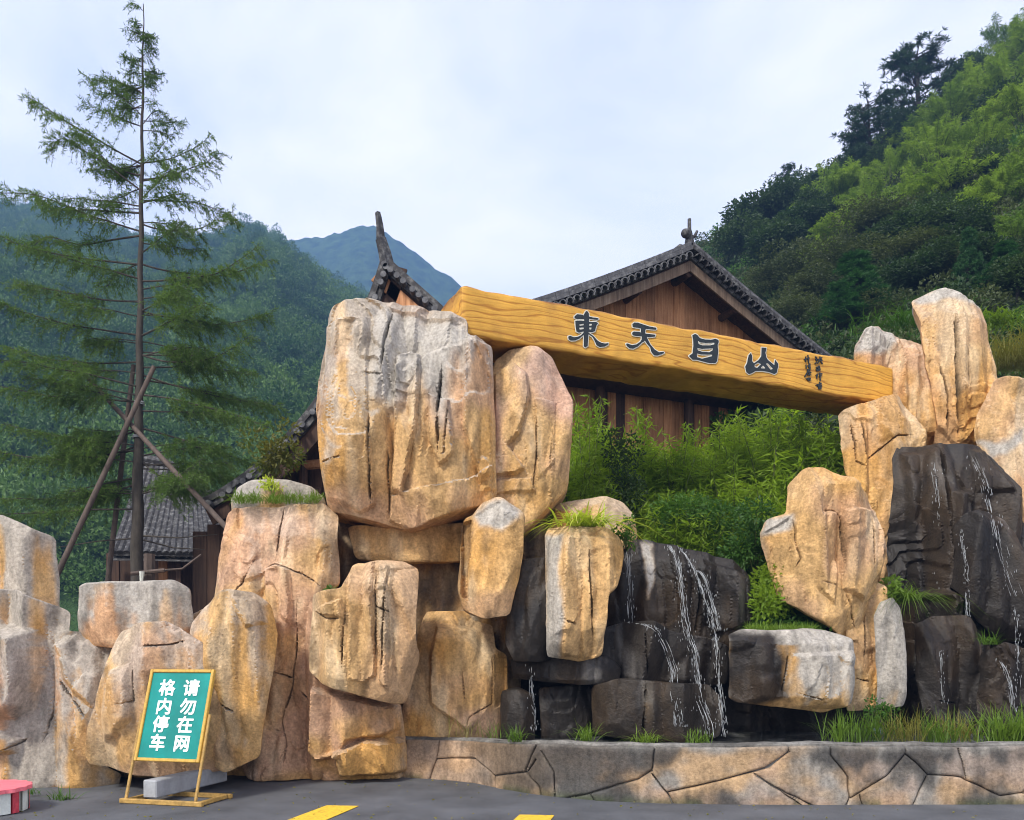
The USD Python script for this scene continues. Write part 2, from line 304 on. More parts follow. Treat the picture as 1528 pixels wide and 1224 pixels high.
def relief_rock(outline, Y, depth, c=.16, bulge=.10, nf=9, stretch=2.6, fold=.05, terr=.035, panels=(), cracks=(), seed=0, res=.026, yaw=0., lean=0., rough=.014, wob=.016, cutk=1.0):
    """a closed rock: its front is a relief over the outline (picture points at distance Y), with facets, vertical folds, flaked ledges, panels that stand proud and grooves; sides run back by depth"""
    rng = np.random.default_rng(seed + 101)
    O = U(*np.array(outline, float).T, Y)[:, [0, 2]]
    O = np.array(Polygon(O).buffer(0).simplify(.012 + .032 * math.sqrt(Polygon(O).buffer(0).area)).exterior.coords)[:-1] if Polygon(O).buffer(0).geom_type == 'Polygon' else O   # straight broken edges
    if len(O) > 4:                              # cut the corners a little
        O2 = []
        for k in range(len(O)):
            a, b, d = O[k - 1], O[k], O[(k + 1) % len(O)]
            O2 += [b + (a - b) * .04, b + (d - b) * .04]
        O = np.array(O2)
    poly = Polygon(O).buffer(0).buffer(.034, join_style=2, mitre_limit=2)
    if poly.geom_type != 'Polygon':
        poly = max(poly.geoms, key=lambda g: g.area)
    e = resample(np.array(poly.exterior.coords)[:-1], .05)
    ctr = np.array(poly.centroid.coords[0])
    nr = e - ctr; nr /= np.linalg.norm(nr, axis=1, keepdims=True)
    e = e + nr * ((f2(e[:, 0] * 4, e[:, 1] * 4, 3, seed) - .5) * 2 * wob)[:, None]
    poly = Polygon(e).buffer(0)
    if poly.geom_type != 'Polygon':
        poly = max(poly.geoms, key=lambda g: g.area)
    CL = crack_lines(cracks, Y, seed)
    PLN = [(wander(U(*np.array(pn[0], float).T, Y)[:, [0, 2]], .022, seed + 43 + i, True), pn) for i, pn in enumerate(panels)]
    ex = []
    for Q, wd, dp in CL:
        t_ = np.gradient(Q, axis=0); t_ /= np.linalg.norm(t_, axis=1, keepdims=True) + 1e-9
        nn = np.stack([-t_[:, 1], t_[:, 0]], 1)
        ex += [Q] + [Q + nn * wd * k_ for k_ in (-1.6, -.6, .6, 1.6)]
    for Q, pn in PLN:
        t_ = np.gradient(Q, axis=0); t_ /= np.linalg.norm(t_, axis=1, keepdims=True) + 1e-9
        nn = np.stack([-t_[:, 1], t_[:, 0]], 1)
        ex += [Q + nn * pn[2] * k_ for k_ in (-.05, .05, .35, -.35)]
    p, f, nb = sheet(poly, res, (0, .006, c * .08, c * .22, c * .45), seed, np.vstack(ex) if ex else None)
    x, z = p[:, 0], p[:, 1]
    ring = np.array(poly.exterior.coords)[:-1]
    d = seg_dist(x, z, resample(ring, .05), True); d[:nb] = 0
    x0, z0, x1, z1 = poly.bounds
    w, h = x1 - x0, z1 - z0
    # facets: planes tangent to a bowl
    u, v = (x - ctr[0]) / max(w / 2, .2), (z - ctr[1]) / max(h / 2, .2)
    s = np.stack([rng.uniform(-1, 1, nf), rng.uniform(-1, 1, nf)], 1)
    wu = u + (f2(x * 2, z * 2, 2, seed + 3) - .5) * .03
    planes = 2 * s[:, 0, None] * wu + 2 / stretch * s[:, 1, None] * v - (s ** 2 * [1, 1 / stretch]).sum(1)[:, None]
    fac = planes.max(0) * bulge * .8
    # flat faces hewn off around the edge
    cutd = np.zeros_like(x)
    q0 = O - ctr
    for k_ in range(7):
        th_ = rng.uniform(0, 2 * PI) if k_ > 3 else (-PI / 2 + rng.uniform(-.35, .35) if k_ == 0 else rng.uniform(0, 2 * PI))
        nn_ = np.array([math.cos(th_), math.sin(th_)])
        hh_ = (q0 @ nn_).max()
        oo_ = hh_ - min(hh_ * rng.uniform(.12, .42), .45)
        sl_ = min(rng.uniform(.35, 1.5), min(.22, min(w, h) * .15) / max(hh_ - oo_, .02))
        sdist = (x - ctr[0]) * nn_[0] + (z - ctr[1]) * nn_[1] - oo_ + (f2(x * 2.5, z * 2.5, 3, seed + 200 + k_) - .5) * .03
        cutd = np.maximum(cutd, np.maximum(0, sdist) * sl_)
    cc = c * .30 * (0.10 + 2.6 * np.clip(f2(x * 1.5, z * 1.5, 2, seed + 5) - .18, 0, 1) ** 1.3)
    t = np.clip(1 - d / cc, 0, 1)
    prof = cc * (.55 * (1 - np.sqrt(np.maximum(0, 1 - t * t * .985))) + .45 * np.maximum(t - .35, 0) * 1.2)
    wx = x + (f2(x * .9, z * .5, 2, seed + 8) - .5) * .5
    n1 = f2(wx * 2.6, z * .42, 3, seed + 11)
    folds = (np.abs(n1 - .5) * 2) * fold * .6 + (f2(wx * 6, z * .8, 3, seed + 12) - .5) * fold * .3
    K_ = int(np.clip(w * h * 9, 5, 46))
    sd_ = np.stack([rng.uniform(x0, x1, K_), rng.uniform(z0, z1, K_)], 1)
    gx, gz, oo = rng.normal(0, .55, K_), rng.normal(0, .14, K_), rng.uniform(-.6, .6, K_)
    xj = x + (f2(x * 3, z * 2, 3, seed + 14) - .5) * .05
    best = np.full(x.shape, -9.0)
    for k_ in range(K_):
        dx_, dz_ = xj - sd_[k_, 0], (z - sd_[k_, 1])
        best = np.maximum(best, oo[k_] * fold * 2.0 + np.clip(gx[k_] * dx_ + gz[k_] * dz_, -.25, .25) - .62 * np.sqrt(dx_ ** 2 + (dz_ / 4.0) ** 2 + .0004))
    folds = folds - best * min(1.35, fold * 27)
    q = f2(x * 1.5 + 3, z * .9, 3, seed + 17) * 9
    st = np.floor(q) + sstep(.80, 1.0, q - np.floor(q))
    mask = sstep(.42, .58, f2(x * .8, z * .8, 2, seed + 19))
    terrace = -(q - st) * terr * mask
    q2 = f2(x * 3.4 - 5, z * 1.3, 3, seed + 23) * 7
    terrace += -(q2 - np.floor(q2) - sstep(.85, 1.0, q2 - np.floor(q2))) * terr * .45 * sstep(.5, .62, f2(x * 1.1, z * 1.1, 2, seed + 29))
    q3 = f2(x * 6.5 + 11, z * 1.9, 3, seed + 27) * 8
    terrace += -(q3 - np.floor(q3) - sstep(.8, 1.0, q3 - np.floor(q3))) * terr * .20 * sstep(.46, .56, f2(x * 1.6, z * 1.2, 2, seed + 30))
    fine = (f2(x * 7, z * 5, 4, seed + 31) - .5) * rough * 2.2
    y = fac + np.maximum(prof, cutd * cutk) + .35 * np.minimum(prof, cutd * cutk) + folds + terrace + fine + yaw * (x - ctr[0]) + lean * (z - ctr[1])
    for Q, pan in PLN:
        off, bev = pan[1], pan[2]
        inside = shapely.contains_xy(Polygon(Q).buffer(0), x, z)
        dd = seg_dist(x, z, Q, True)
        pc = Q.mean(0)
        tilt = (pan[3] * (x - pc[0]) if len(pan) > 3 else 0) + (pan[4] * (z - pc[1]) if len(pan) > 4 else 0)
        y = y - np.where(inside, sstep(0, bev, dd) * (off - tilt), 0)
    groove = np.zeros_like(x)
    for Q, wid, dep in CL:
        gg, wf_ = crack_mask(x, z, Q, wid, seed + 57)
        gg = gg * wf_
        y = y + gg * dep
        groove = np.maximum(groove, gg)
    y = np.minimum(y, depth * .75)
    front = np.stack([x, Y + y, z], 1)
    # sides
    ns = max(2, int((depth - .1) / .12))
    turn = ctr[0] / Y * .95            # each block stands square to the forecourt, so its flanks run back from there
    vs, fs, base = [front], [f[:, [0, 1, 2]]], len(front)
    prev = np.arange(nb)
    nrm = p[:nb] - np.roll(p[:nb], 1, 0); nrm = np.stack([nrm[:, 1], -nrm[:, 0]], 1); nrm = nrm + np.roll(nrm, -1, 0); nrm /= np.linalg.norm(nrm, axis=1, keepdims=True) + 1e-9
    if not LineString(ring).is_ring or Polygon(p[:nb]).exterior.is_ccw is False:
        nrm = -nrm
    for k in range(1, ns + 1):
        tt = k / ns
        yy = y[:nb] + (depth - y[:nb]) * tt
        bump = (fbm(np.stack([p[:nb, 0] * 2, yy * 2.5, p[:nb, 1] * 1.2], -1), 3, seed + 61) - .5) * .09 - .10 * tt ** 3
        q_ = p[:nb] + nrm * bump[:, None]
        vs.append(np.stack([q_[:, 0] + turn * (yy - y[:nb]), Y + yy, q_[:, 1]], 1))
        cur = base + np.arange(nb)
        a, b, a2, b2 = prev, np.roll(prev, -1), cur, np.roll(cur, -1)
        ccw = Polygon(p[:nb]).exterior.is_ccw
        quad = np.stack([a, b2, b], 1), np.stack([a, a2, b2], 1)
        for qd in quad:
            fs.append(qd if ccw else qd[:, ::-1])
        base += nb; prev = cur
    bf = Delaunay(p[:nb]).simplices
    cen = p[:nb][bf].mean(1)
    bf = bf[shapely.contains_xy(poly, cen[:, 0], cen[:, 1])]
    fs.append(prev[bf])
    return np.vstack(vs), np.vstack(fs), groove
def rock_tint(pal, cracks, stains_and_shade, Y, ztop, zbot, seed):
    ochre, grey, pink, wet = pal  # wet blackens wet rock; on the backing rock it is painted shade
    def fn(v, n):
        x, y, z = v.T
        hz = np.clip((z - zbot) / max(ztop - zbot, .3), 0, 1)
        a = f2(x * 1.3 + y, z * .9, 3, seed + 71)
        col = OCHRE + (AMBER - OCHRE) * sstep(.45, .65, a)[:, None]
        b = f2(x * 1.1 - y, z * 1.0, 3, seed + 73)
        col = col + (PINK - col) * (sstep(.46, .62, b) * pink)[:, None]
        pl = f2(x * 3.4, z * 1.0 + y, 4, seed + 75)
        col = col + (PALE - col) * (sstep(.52, .68, pl) * .6)[:, None]
        st = f2(x * 4.6 + y * 2, z * .50, 4, seed + 77)
        gw = sstep(.44, .62, st + (grey - .5) * .40 + (hz - .6) * .22 + np.clip(n[:, 2], 0, 1) * .35 - np.clip(-n[:, 2], 0, 1) * .2)
        col = col + (GREY - col) * (gw * min(1, grey * 1.5))[:, None]
        sp = f2(x * 9 + y * 3, z * 3.5, 4, seed + 79)
        col = col * (1 - .38 * sstep(.56, .74, sp))[:, None] * (.86 + .28 * f2(x * 6 + y, z * .7, 3, seed + 78))[:, None]
        w = np.zeros_like(x)
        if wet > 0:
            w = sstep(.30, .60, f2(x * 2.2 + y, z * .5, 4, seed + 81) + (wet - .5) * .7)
        for poly, amt, soft in stains_and_shade:
            Q = U(*np.array(poly, float).T, Y)[:, [0, 2]]
            X2, Z2 = x + (f2(x * 7, z * 3, 3, seed + 83) - .5) * .16, z + (f2(x * 7, z * 3, 3, seed + 85) - .5) * .16
            ins = shapely.contains_xy(Polygon(Q).buffer(0), X2, Z2)
            dd = np.where(ins, 1, -1) * seg_dist(X2, Z2, Q, True)
            m = sstep(-soft, soft, dd)
            if amt == 'ochre':
                w = w * (1 - m)
            elif amt == 'grey':
                w = w * (1 - m); col = col + (GREY * 1.15 - col) * m[:, None]
            else:
                w = np.maximum(w, m * amt)
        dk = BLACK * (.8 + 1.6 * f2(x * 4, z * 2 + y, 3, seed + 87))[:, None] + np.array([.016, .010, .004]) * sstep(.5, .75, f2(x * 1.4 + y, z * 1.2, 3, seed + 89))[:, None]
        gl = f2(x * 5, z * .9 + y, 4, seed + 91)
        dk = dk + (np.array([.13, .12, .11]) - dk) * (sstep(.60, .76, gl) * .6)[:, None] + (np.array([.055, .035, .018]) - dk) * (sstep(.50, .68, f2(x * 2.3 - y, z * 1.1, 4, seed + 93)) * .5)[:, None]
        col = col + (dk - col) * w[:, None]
        for Q, wid, dep in crack_lines(cracks, Y, seed):
            gg, wf_ = crack_mask(x, z, Q, wid, seed + 57)
            col = col * (1 - .75 * gg * wf_ * (n[:, 1] < .5))[:, None]
        return {'tint': np.clip(col, .004, .7), 'wet': w}
    return fn
ROCKN = [0]
def boulder(label, outline, Y, depth, pal=(1, .3, .4, 0), stains_and_shade=(), cracks=(), name='boulder', cat='boulder', **kw):
    ROCKN[0] += 1
    seed = kw.pop('seed', ROCKN[0] * 17)
    v, f, g = relief_rock(outline, Y, depth, cracks=cracks, seed=seed, **kw)
    zt, zb = v[:, 2].max(), v[:, 2].min()
    return obj(name, (v, f), M_rock, None, 20, rock_tint(pal, cracks, stains_and_shade, Y, zt, zb, seed), label, cat)
# ------------------------------------------------------------------ ground and road
def flat(x0, x1, y0, y1, z):
    return np.array([[x0, y0, z], [x1, y0, z], [x1, y1, z], [x0, y1, z]], float), np.array([[0, 1, 2], [0, 2, 3]])
obj('ground', flat(-2500, 2500, -1500, 3000, -0.02), M_soil, kind='structure')
obj('road', flat(-30, 30, -20, 12.2, 0.0), M_asphalt, kind='structure')
# ------------------------------------------------------------------ the rockery, block by block
boulder('grey dome-topped boulder cut off by the left edge of the photo', [(-90, 790), (-40, 772), (2, 773), (40, 784), (64, 800), (70, 828), (69, 905), (60, 960), (-90, 960)], 10.6, 1.0, (1, .62, .9, 0), c=.22, bulge=.10, nf=5, fold=.03, terr=.02, seed=5)
boulder('broad grey rock mass at far left with a bulging column above the pink drum', [(-120, 880), (0, 878), (35, 885), (66, 898), (95, 915), (105, 928), (98, 945), (150, 950), (172, 1010), (150, 1080), (135, 1130), (160, 1160), (150, 1215), (60, 1222), (-120, 1225)], 10.0, 1.3, (1, .62, .7, 0), c=.12, bulge=.06, nf=7, fold=.05, terr=.035, seed=9,
        panels=[([(-60, 935), (20, 930), (62, 940), (72, 965), (68, 1010), (50, 1060), (28, 1078), (-20, 1070), (-60, 1040)], .34, .16), ([(78, 960), (110, 945), (150, 960), (160, 1010), (150, 1060), (120, 1040), (98, 1015), (90, 985)], .12, .10), ([(-60, 1085), (20, 1090), (40, 1100), (30, 1125), (-60, 1130)], .14, .08)],
        cracks=[[(92, 1010), (108, 1035), (125, 1052), (140, 1072)], [(-20, 1120), (20, 1118), (48, 1098)], [(80, 1010), (78, 1060), (60, 1110)]])
boulder('grey flat-topped cap block lying above the green sign', [(118, 874), (135, 868), (180, 866), (235, 865), (248, 868), (250, 873), (268, 880), (270, 905), (274, 940), (240, 970), (158, 966), (106, 957), (114, 905)], 9.95, .9, (1, .85, .6, 0), c=.10, bulge=.07, nf=5, fold=.025, terr=.02, seed=14)
boulder('large brown boulder standing behind the green sign with an undercut base', [(160, 985), (175, 948), (212, 934), (252, 932), (286, 944), (300, 955), (318, 970), (330, 1060), (330, 1150), (300, 1158), (230, 1160), (160, 1152), (120, 1139), (136, 1085), (152, 1045)], 9.55, 1.0, (1, .42, .8, 0), c=.08, cutk=.55, bulge=.14, nf=7, fold=.05, terr=.04, seed=21,
        panels=[([(165, 1000), (205, 985), (205, 1070), (180, 1100), (150, 1110), (150, 1060)], .10, .08)], cracks=[([(185, 1050), (205, 1046), (207, 990)], .012, .04), [(215, 965), (262, 962), (285, 955)]], lean=-.10)
boulder('rounded brown pillar boulder right of the green sign, grey at its shoulder', [(283, 935), (305, 915), (322, 892), (345, 885), (378, 889), (396, 903), (405, 945), (400, 1010), (388, 1090), (378, 1130), (330, 1152), (300, 1140), (292, 1040)], 9.62, 1.05, (1, .42, .45, 0), c=.12, cutk=.6, bulge=.16, nf=7, fold=.04, terr=.03, seed=25,
        panels=[([(350, 890), (385, 893), (400, 930), (372, 938), (358, 915)], .05, .04)], cracks=[([(325, 1045), (350, 1062)], .012, .04)], lean=-.10)
boulder('tall ochre slab between the pillar boulder and the hanging giant, grass along its top', [(333, 756), (360, 749), (400, 745), (475, 750), (496, 768), (503, 800), (505, 870), (478, 895), (480, 1020), (560, 1040), (590, 1050), (592, 1096), (605, 1106), (604, 1162), (520, 1166), (420, 1164), (370, 1160), (330, 1120), (314, 900), (320, 840)], 10.45, 1.2, (1, .26, .75, 0), c=.12, bulge=.08, nf=8, fold=.05, terr=.045, seed=31,
        panels=[([(470, 1022), (560, 1045), (592, 1055), (592, 1092), (560, 1102), (527, 1105), (512, 1130), (475, 1136), (462, 1118)], .22, .06), ([(392, 850), (415, 838), (435, 848), (440, 900), (425, 1000), (400, 1020), (395, 900)], .10, .05), ([(500, 1120), (545, 1098), (604, 1104), (604, 1158), (505, 1162)], .26, .07)],
        cracks=[[(416, 752), (414, 800), (410, 840)], [(392, 848), (412, 842), (455, 858), (485, 878)], [(445, 895), (440, 980), (432, 1030), (420, 1075), (428, 1110), (425, 1150)], [(380, 830), (362, 870), (345, 890)], [(405, 1000), (440, 1015)], [(395, 1088), (420, 1090)], [(445, 1030), (462, 1045), (464, 1075)]],
        stains_and_shade=[([(478, 790), (510, 790), (510, 900), (470, 896), (490, 850)], .5, .05)])  # shade of the right flank, painted as a dark patch
boulder('smooth grey stone lying behind the grass on the tall slab', [(344, 742), (352, 728), (375, 718), (430, 718), (462, 728), (478, 742), (478, 760), (345, 760)], 11.0, .7, (1, 1, .2, 0), c=.2, bulge=.06, nf=4, fold=.01, terr=.005, seed=37)
boulder('ochre angular boulder with a stepped top left, below the giant block', [(459, 905), (466, 890), (490, 889), (516, 884), (524, 862), (531, 842), (560, 837), (600, 840), (618, 850), (624, 880), (622, 930), (617, 985), (606, 1020), (594, 1050), (565, 1047), (520, 1026), (474, 1016), (458, 1000), (455, 950)], 9.75, 1.0, (1, .10, .35, 0), c=.09, bulge=.10, nf=7, fold=.05, terr=.04, seed=43,
        panels=[([(522, 842), (560, 836), (562, 1010), (545, 1020), (520, 1015)], .06, .03, -.12), ([(566, 842), (582, 842), (580, 1030), (566, 1020)], .07, .02), ([(584, 850), (625, 845), (626, 960), (600, 1040), (584, 1030)], .02, .03, -.55), ([(462, 910), (515, 893), (515, 925), (480, 918)], .05, .02)],
        cracks=[[(519, 890), (515, 945), (512, 1000)], [(564, 850), (562, 940), (560, 1000)], [(582, 850), (574, 930), (570, 1010)], [(470, 912), (490, 922), (515, 924)], ([(560, 905), (585, 915)], .010, .03)], lean=-.06)
boulder('leaning smooth ochre slab at the left end of the basin wall', [(632, 914), (660, 910), (692, 914), (702, 928), (731, 934), (735, 970), (752, 980), (754, 1040), (738, 1112), (592, 1114), (594, 1080), (612, 1010), (622, 950)], 10.85, 1.0, (1, .08, .75, 0), c=.10, bulge=.14, nf=6, fold=.025, terr=.03, seed=49, lean=.10,
        panels=[([(648, 930), (730, 936), (735, 975), (732, 1060), (700, 1095), (640, 1050), (640, 980)], .12, .06, .25), ([(736, 975), (756, 982), (756, 1050), (738, 1060)], -.05, .02)],
        cracks=[([(735, 970), (734, 1050), (700, 1070), (690, 1110)], .010, .03), ([(690, 1000), (695, 1050)], .010, .02)])
boulder('giant hanging block holding up the left end of the yellow sign beam', [(489, 462), (512, 446), (545, 440), (572, 447), (602, 446), (640, 452), (668, 462), (692, 474), (693, 500), (714, 497), (731, 508), (737, 545), (736, 640), (737, 738), (704, 756), (664, 775), (612, 783), (560, 780), (518, 770), (486, 752), (477, 735), (474, 600), (480, 500)], 10.35, 2.3, (1, .50, .55, 0), c=.10, bulge=.12, nf=10, fold=.08, terr=.055, seed=56, lean=-.03,
        panels=[([(575, 448), (690, 478), (690, 520), (640, 530), (600, 560), (572, 530)], -.05, .05), ([(590, 530), (612, 520), (628, 526), (625, 640), (610, 700), (600, 740), (580, 730), (588, 640)], .15, .04), ([(690, 505), (735, 505), (738, 700), (715, 720), (690, 640)], .10, .05), ([(480, 480), (550, 470), (555, 640), (560, 750), (535, 765), (480, 740)], .07, .04), ([(580, 735), (690, 715), (735, 690), (735, 745), (612, 790), (575, 775)], .09, .03), ([(640, 590), (672, 600), (680, 680), (655, 700), (640, 660)], .08, .03)],
        cracks=[([(584, 452), (575, 510), (571, 560)], .018, .08), ([(660, 545), (656, 600), (654, 680)], .02, .09), ([(671, 610), (664, 680), (656, 682)], .014, .05), ([(554, 620), (552, 700), (550, 755)], .014, .06), ([(579, 665), (576, 770)], .012, .05), [(480, 692), (520, 688)], ([(650, 575), (658, 600)], .010, .03), ([(543, 562), (575, 566)], .012, .03)],
        stains_and_shade=[([(555, 450), (690, 478), (715, 500), (680, 540), (660, 640), (630, 560), (590, 620), (560, 600)], 'grey', .14)])
boulder('pinkish rounded block pressed against the right side of the giant block', [(733, 552), (742, 528), (760, 517), (800, 516), (822, 527), (836, 562), (852, 598), (853, 640), (846, 722), (828, 748), (796, 775), (770, 800), (765, 830), (740, 830), (732, 760)], 10.75, 1.9, (1, .16, 1.0, 0), c=.20, bulge=.14, nf=8, fold=.03, terr=.05, seed=61,
        panels=[([(733, 555), (765, 534), (788, 560), (790, 600), (775, 650), (760, 665), (785, 700), (770, 712), (733, 712)], .11, .04), ([(797, 595), (830, 600), (828, 690), (800, 720)], .04, .03), ([(734, 716), (795, 712), (800, 735), (735, 740)], .05, .03)],
        cracks=[([(800, 600), (800, 680), (794, 740)], .012, .05), ([(825, 640), (820, 700)], .010, .03)])
boulder('low horizontal ledge tucked under the giant hanging block', [(520, 786), (600, 790), (700, 780), (695, 832), (600, 836), (530, 828)], 10.95, .8, (1, .1, .2, 0), c=.10, bulge=.05, nf=4, fold=.02, terr=.03, seed=67)
boulder('recessed backing rock with painted-in shade beneath the giant hanging block', [(498, 770), (780, 770), (840, 780), (830, 840), (780, 850), (770, 1110), (480, 1110), (490, 900)], 11.45, 1.2, (1, .35, .1, .55), c=.10, bulge=.06, nf=5, fold=.04, terr=.04, seed=71, res=.04)  # wet value here paints the recess shade into the rock colour
boulder('small drop-shaped boulder wedged below the pinkish block', [(706, 768), (720, 750), (745, 744), (763, 752), (778, 763), (777, 830), (768, 880), (757, 914), (722, 920), (694, 906), (687, 880), (690, 800), (692, 772)], 10.1, .95, (1, .12, .4, 0), c=.10, bulge=.12, nf=6, fold=.03, terr=.06, seed=77,
        panels=[([(706, 765), (745, 744), (778, 762), (768, 785), (740, 790), (712, 780)], -.03, .04), ([(686, 772), (704, 772), (698, 900), (686, 890)], -.14, .03)],
        stains_and_shade=[([(706, 768), (720, 748), (750, 742), (780, 760), (776, 775), (745, 790), (715, 784)], 'grey', .05), ([(684, 770), (702, 772), (694, 860), (684, 860)], .55, .04)])
boulder('pale rounded stone behind the spiky plant beside the waterfall', [(826, 790), (834, 752), (860, 744), (900, 742), (930, 748), (944, 766), (952, 797), (930, 815), (840, 830)], 11.1, .8, (1, .35, .5, 0), c=.16, bulge=.08, nf=4, fold=.02, terr=.01, seed=83)
boulder('ochre hanging block under the spiky plant, with grey left edge', [(818, 790), (850, 786), (900, 790), (926, 802), (930, 828), (918, 874), (904, 884), (896, 976), (868, 984), (820, 976), (816, 870)], 10.3, 1.0, (1, .12, .2, 0), c=.09, bulge=.10, nf=6, fold=.06, terr=.04, seed=89,
        cracks=[([(878, 815), (880, 880), (885, 960)], .012, .05), [(838, 925), (858, 932)]], panels=[([(838, 800), (930, 800), (935, 860), (890, 985), (838, 980)], .05, .03)],
        stains_and_shade=[([(812, 800), (838, 800), (836, 985), (812, 985)], 'grey', .04), ([(820, 960), (850, 965), (860, 990), (815, 990)], .5, .05)])
boulder('black wet block left of the ochre hanging block', [(764, 842), (785, 836), (816, 834), (822, 900), (824, 982), (800, 984), (770, 984), (758, 960)], 10.45, .9, (1, .5, 0, 1), c=.07, bulge=.06, nf=5, fold=0.048, terr=0.032, seed=93)
W = (1, .4, .2, 1)
boulder('black wet rock face that the main waterfall runs down', [(905, 830), (930, 808), (965, 806), (1010, 812), (1055, 828), (1090, 838), (1116, 858), (1118, 925), (1108, 946), (1085, 968), (1000, 965), (910, 950), (885, 900)], 11.15, 1.2, W, c=.12, bulge=.14, nf=8, fold=0.080, terr=0.054, seed=97,
        stains_and_shade=[([(958, 812), (978, 812), (974, 860), (968, 892), (960, 850)], 'grey', .03)], panels=[([(1050, 835), (1118, 860), (1118, 930), (1060, 950), (1045, 880)], .10, .04)], cracks=[([(1040, 850), (1042, 900), (1035, 950)], .014, .05)])
boulder('black stepped ledge halfway down the main waterfall', [(868, 955), (930, 932), (970, 930), (1000, 945), (1070, 958), (1092, 968), (1092, 1018), (1060, 1024), (990, 1020), (870, 1010)], 10.75, 1.2, W, c=.08, bulge=.08, nf=6, fold=0.048, terr=0.043, seed=101, cracks=[[(960, 940), (965, 1010)]])
boulder('wet rock block at the foot of the main waterfall', [(890, 1028), (920, 1018), (1000, 1020), (1060, 1026), (1072, 1040), (1074, 1100), (960, 1104), (892, 1095)], 10.35, 1.3, (1, .9, .2, .80), c=.08, bulge=.06, nf=5, fold=0.048, terr=0.032, seed=103, cracks=[([(964, 1022), (962, 1060), (960, 1095)], .014, .06)])
boulder('flat black slab roofing the dark hollow left of the waterfall', [(765, 986), (820, 980), (910, 984), (925, 1000), (920, 1016), (860, 1018), (770, 1010)], 10.65, 1.1, W, c=.06, bulge=.05, nf=4, fold=0.032, terr=0.032, seed=107)
boulder('black block in the dark hollow below the hanging block', [(808, 1030), (880, 1025), (892, 1050), (890, 1105), (812, 1108)], 10.9, .8, W, c=.08, bulge=.06, nf=4, fold=0.032, terr=0.022, seed=109)
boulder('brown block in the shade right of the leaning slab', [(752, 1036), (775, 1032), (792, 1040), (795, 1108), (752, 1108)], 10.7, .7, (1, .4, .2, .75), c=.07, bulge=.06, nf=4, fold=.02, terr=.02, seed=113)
boulder('black cave wall behind the waterfall blocks', [(740, 985), (900, 980), (1100, 940), (1310, 940), (1310, 1110), (740, 1110)], 11.9, 1.0, W, c=.1, bulge=.04, nf=6, fold=0.080, terr=0.043, seed=117, res=.05)
boulder('grey slab jutting out over the pool, black on its left half', [(1097, 950), (1115, 943), (1170, 945), (1240, 944), (1278, 955), (1284, 985), (1280, 1020), (1268, 1050), (1240, 1062), (1190, 1056), (1140, 1050), (1100, 1044)], 9.9, 1.5, (1, .95, .1, 0), c=.09, bulge=.10, nf=7, fold=.04, terr=.04, seed=121, cracks=[[(1176, 975), (1172, 1040)], [(1190, 1035), (1230, 1045)]],
        panels=[([(1180, 975), (1284, 970), (1284, 1060), (1180, 1060)], .07, .05, -.1)], stains_and_shade=[([(1090, 940), (1168, 945), (1172, 980), (1178, 1050), (1090, 1060)], 1.0, .07), ([(1215, 1035), (1270, 1030), (1265, 1065), (1220, 1062)], 'ochre', .05)])
boulder('ochre twin-peaked boulder left of the black cliff', [(1146, 792), (1154, 774), (1181, 768), (1187, 722), (1204, 702), (1224, 697), (1262, 712), (1304, 738), (1316, 765), (1320, 830), (1310, 880), (1296, 940), (1280, 960), (1238, 940), (1200, 915), (1174, 890), (1160, 840)], 10.9, 1.2, (1, .10, .5, 0), c=.14, bulge=.13, nf=8, fold=.05, terr=.045, seed=127,
        panels=[([(1148, 790), (1184, 768), (1188, 860), (1165, 860)], -.05, .03), ([(1216, 768), (1245, 764), (1250, 850), (1240, 905), (1215, 880)], .07, .04), ([(1252, 762), (1318, 755), (1320, 850), (1290, 900), (1255, 880)], .10, .05)],
        cracks=[([(1184, 772), (1188, 815), (1194, 835), (1186, 850)], .012, .05), ([(1216, 765), (1240, 764), (1252, 775), (1258, 850)], .014, .06), [(1260, 880), (1280, 930), (1300, 980)], ([(1298, 770), (1300, 850)], .010, .03), ([(1216, 868), (1250, 876)], .010, .03)],
        stains_and_shade=[([(1145, 795), (1150, 770), (1184, 765), (1182, 790)], 'grey', .04)])
boulder('ochre cliff shoulder under the right end of the yellow beam', [(1262, 612), (1300, 596), (1350, 585), (1376, 650), (1366, 760), (1356, 860), (1335, 900), (1300, 880), (1290, 760), (1264, 700)], 12.95, 1.3, (1, .12, .3, 0), c=.10, bulge=.08, nf=7, fold=.06, terr=.05, seed=131,
        cracks=[([(1272, 625), (1276, 690), (1290, 700)], .012, .05), ([(1285, 620), (1290, 700)], .012, .05), ([(1290, 690), (1330, 655), (1360, 650)], .012, .05)], stains_and_shade=[([(1335, 670), (1360, 670), (1358, 880), (1340, 880), (1345, 780)], .55, .08)])
boulder('rounded grey-topped boulder behind the right end of the yellow beam', [(1276, 520), (1288, 498), (1318, 487), (1348, 491), (1372, 503), (1396, 540), (1418, 590), (1430, 660), (1378, 662), (1340, 655), (1310, 640), (1276, 600)], 13.55, 1.4, (1, .22, .6, 0), c=.22, bulge=.12, nf=7, fold=.05, terr=.05, seed=137, stains_and_shade=[([(1270, 530), (1280, 490), (1345, 482), (1345, 505), (1310, 535)], 'grey', .07)],
        panels=[([(1345, 520), (1372, 505), (1392, 545), (1412, 655), (1345, 650), (1338, 580)], .14, .04)])
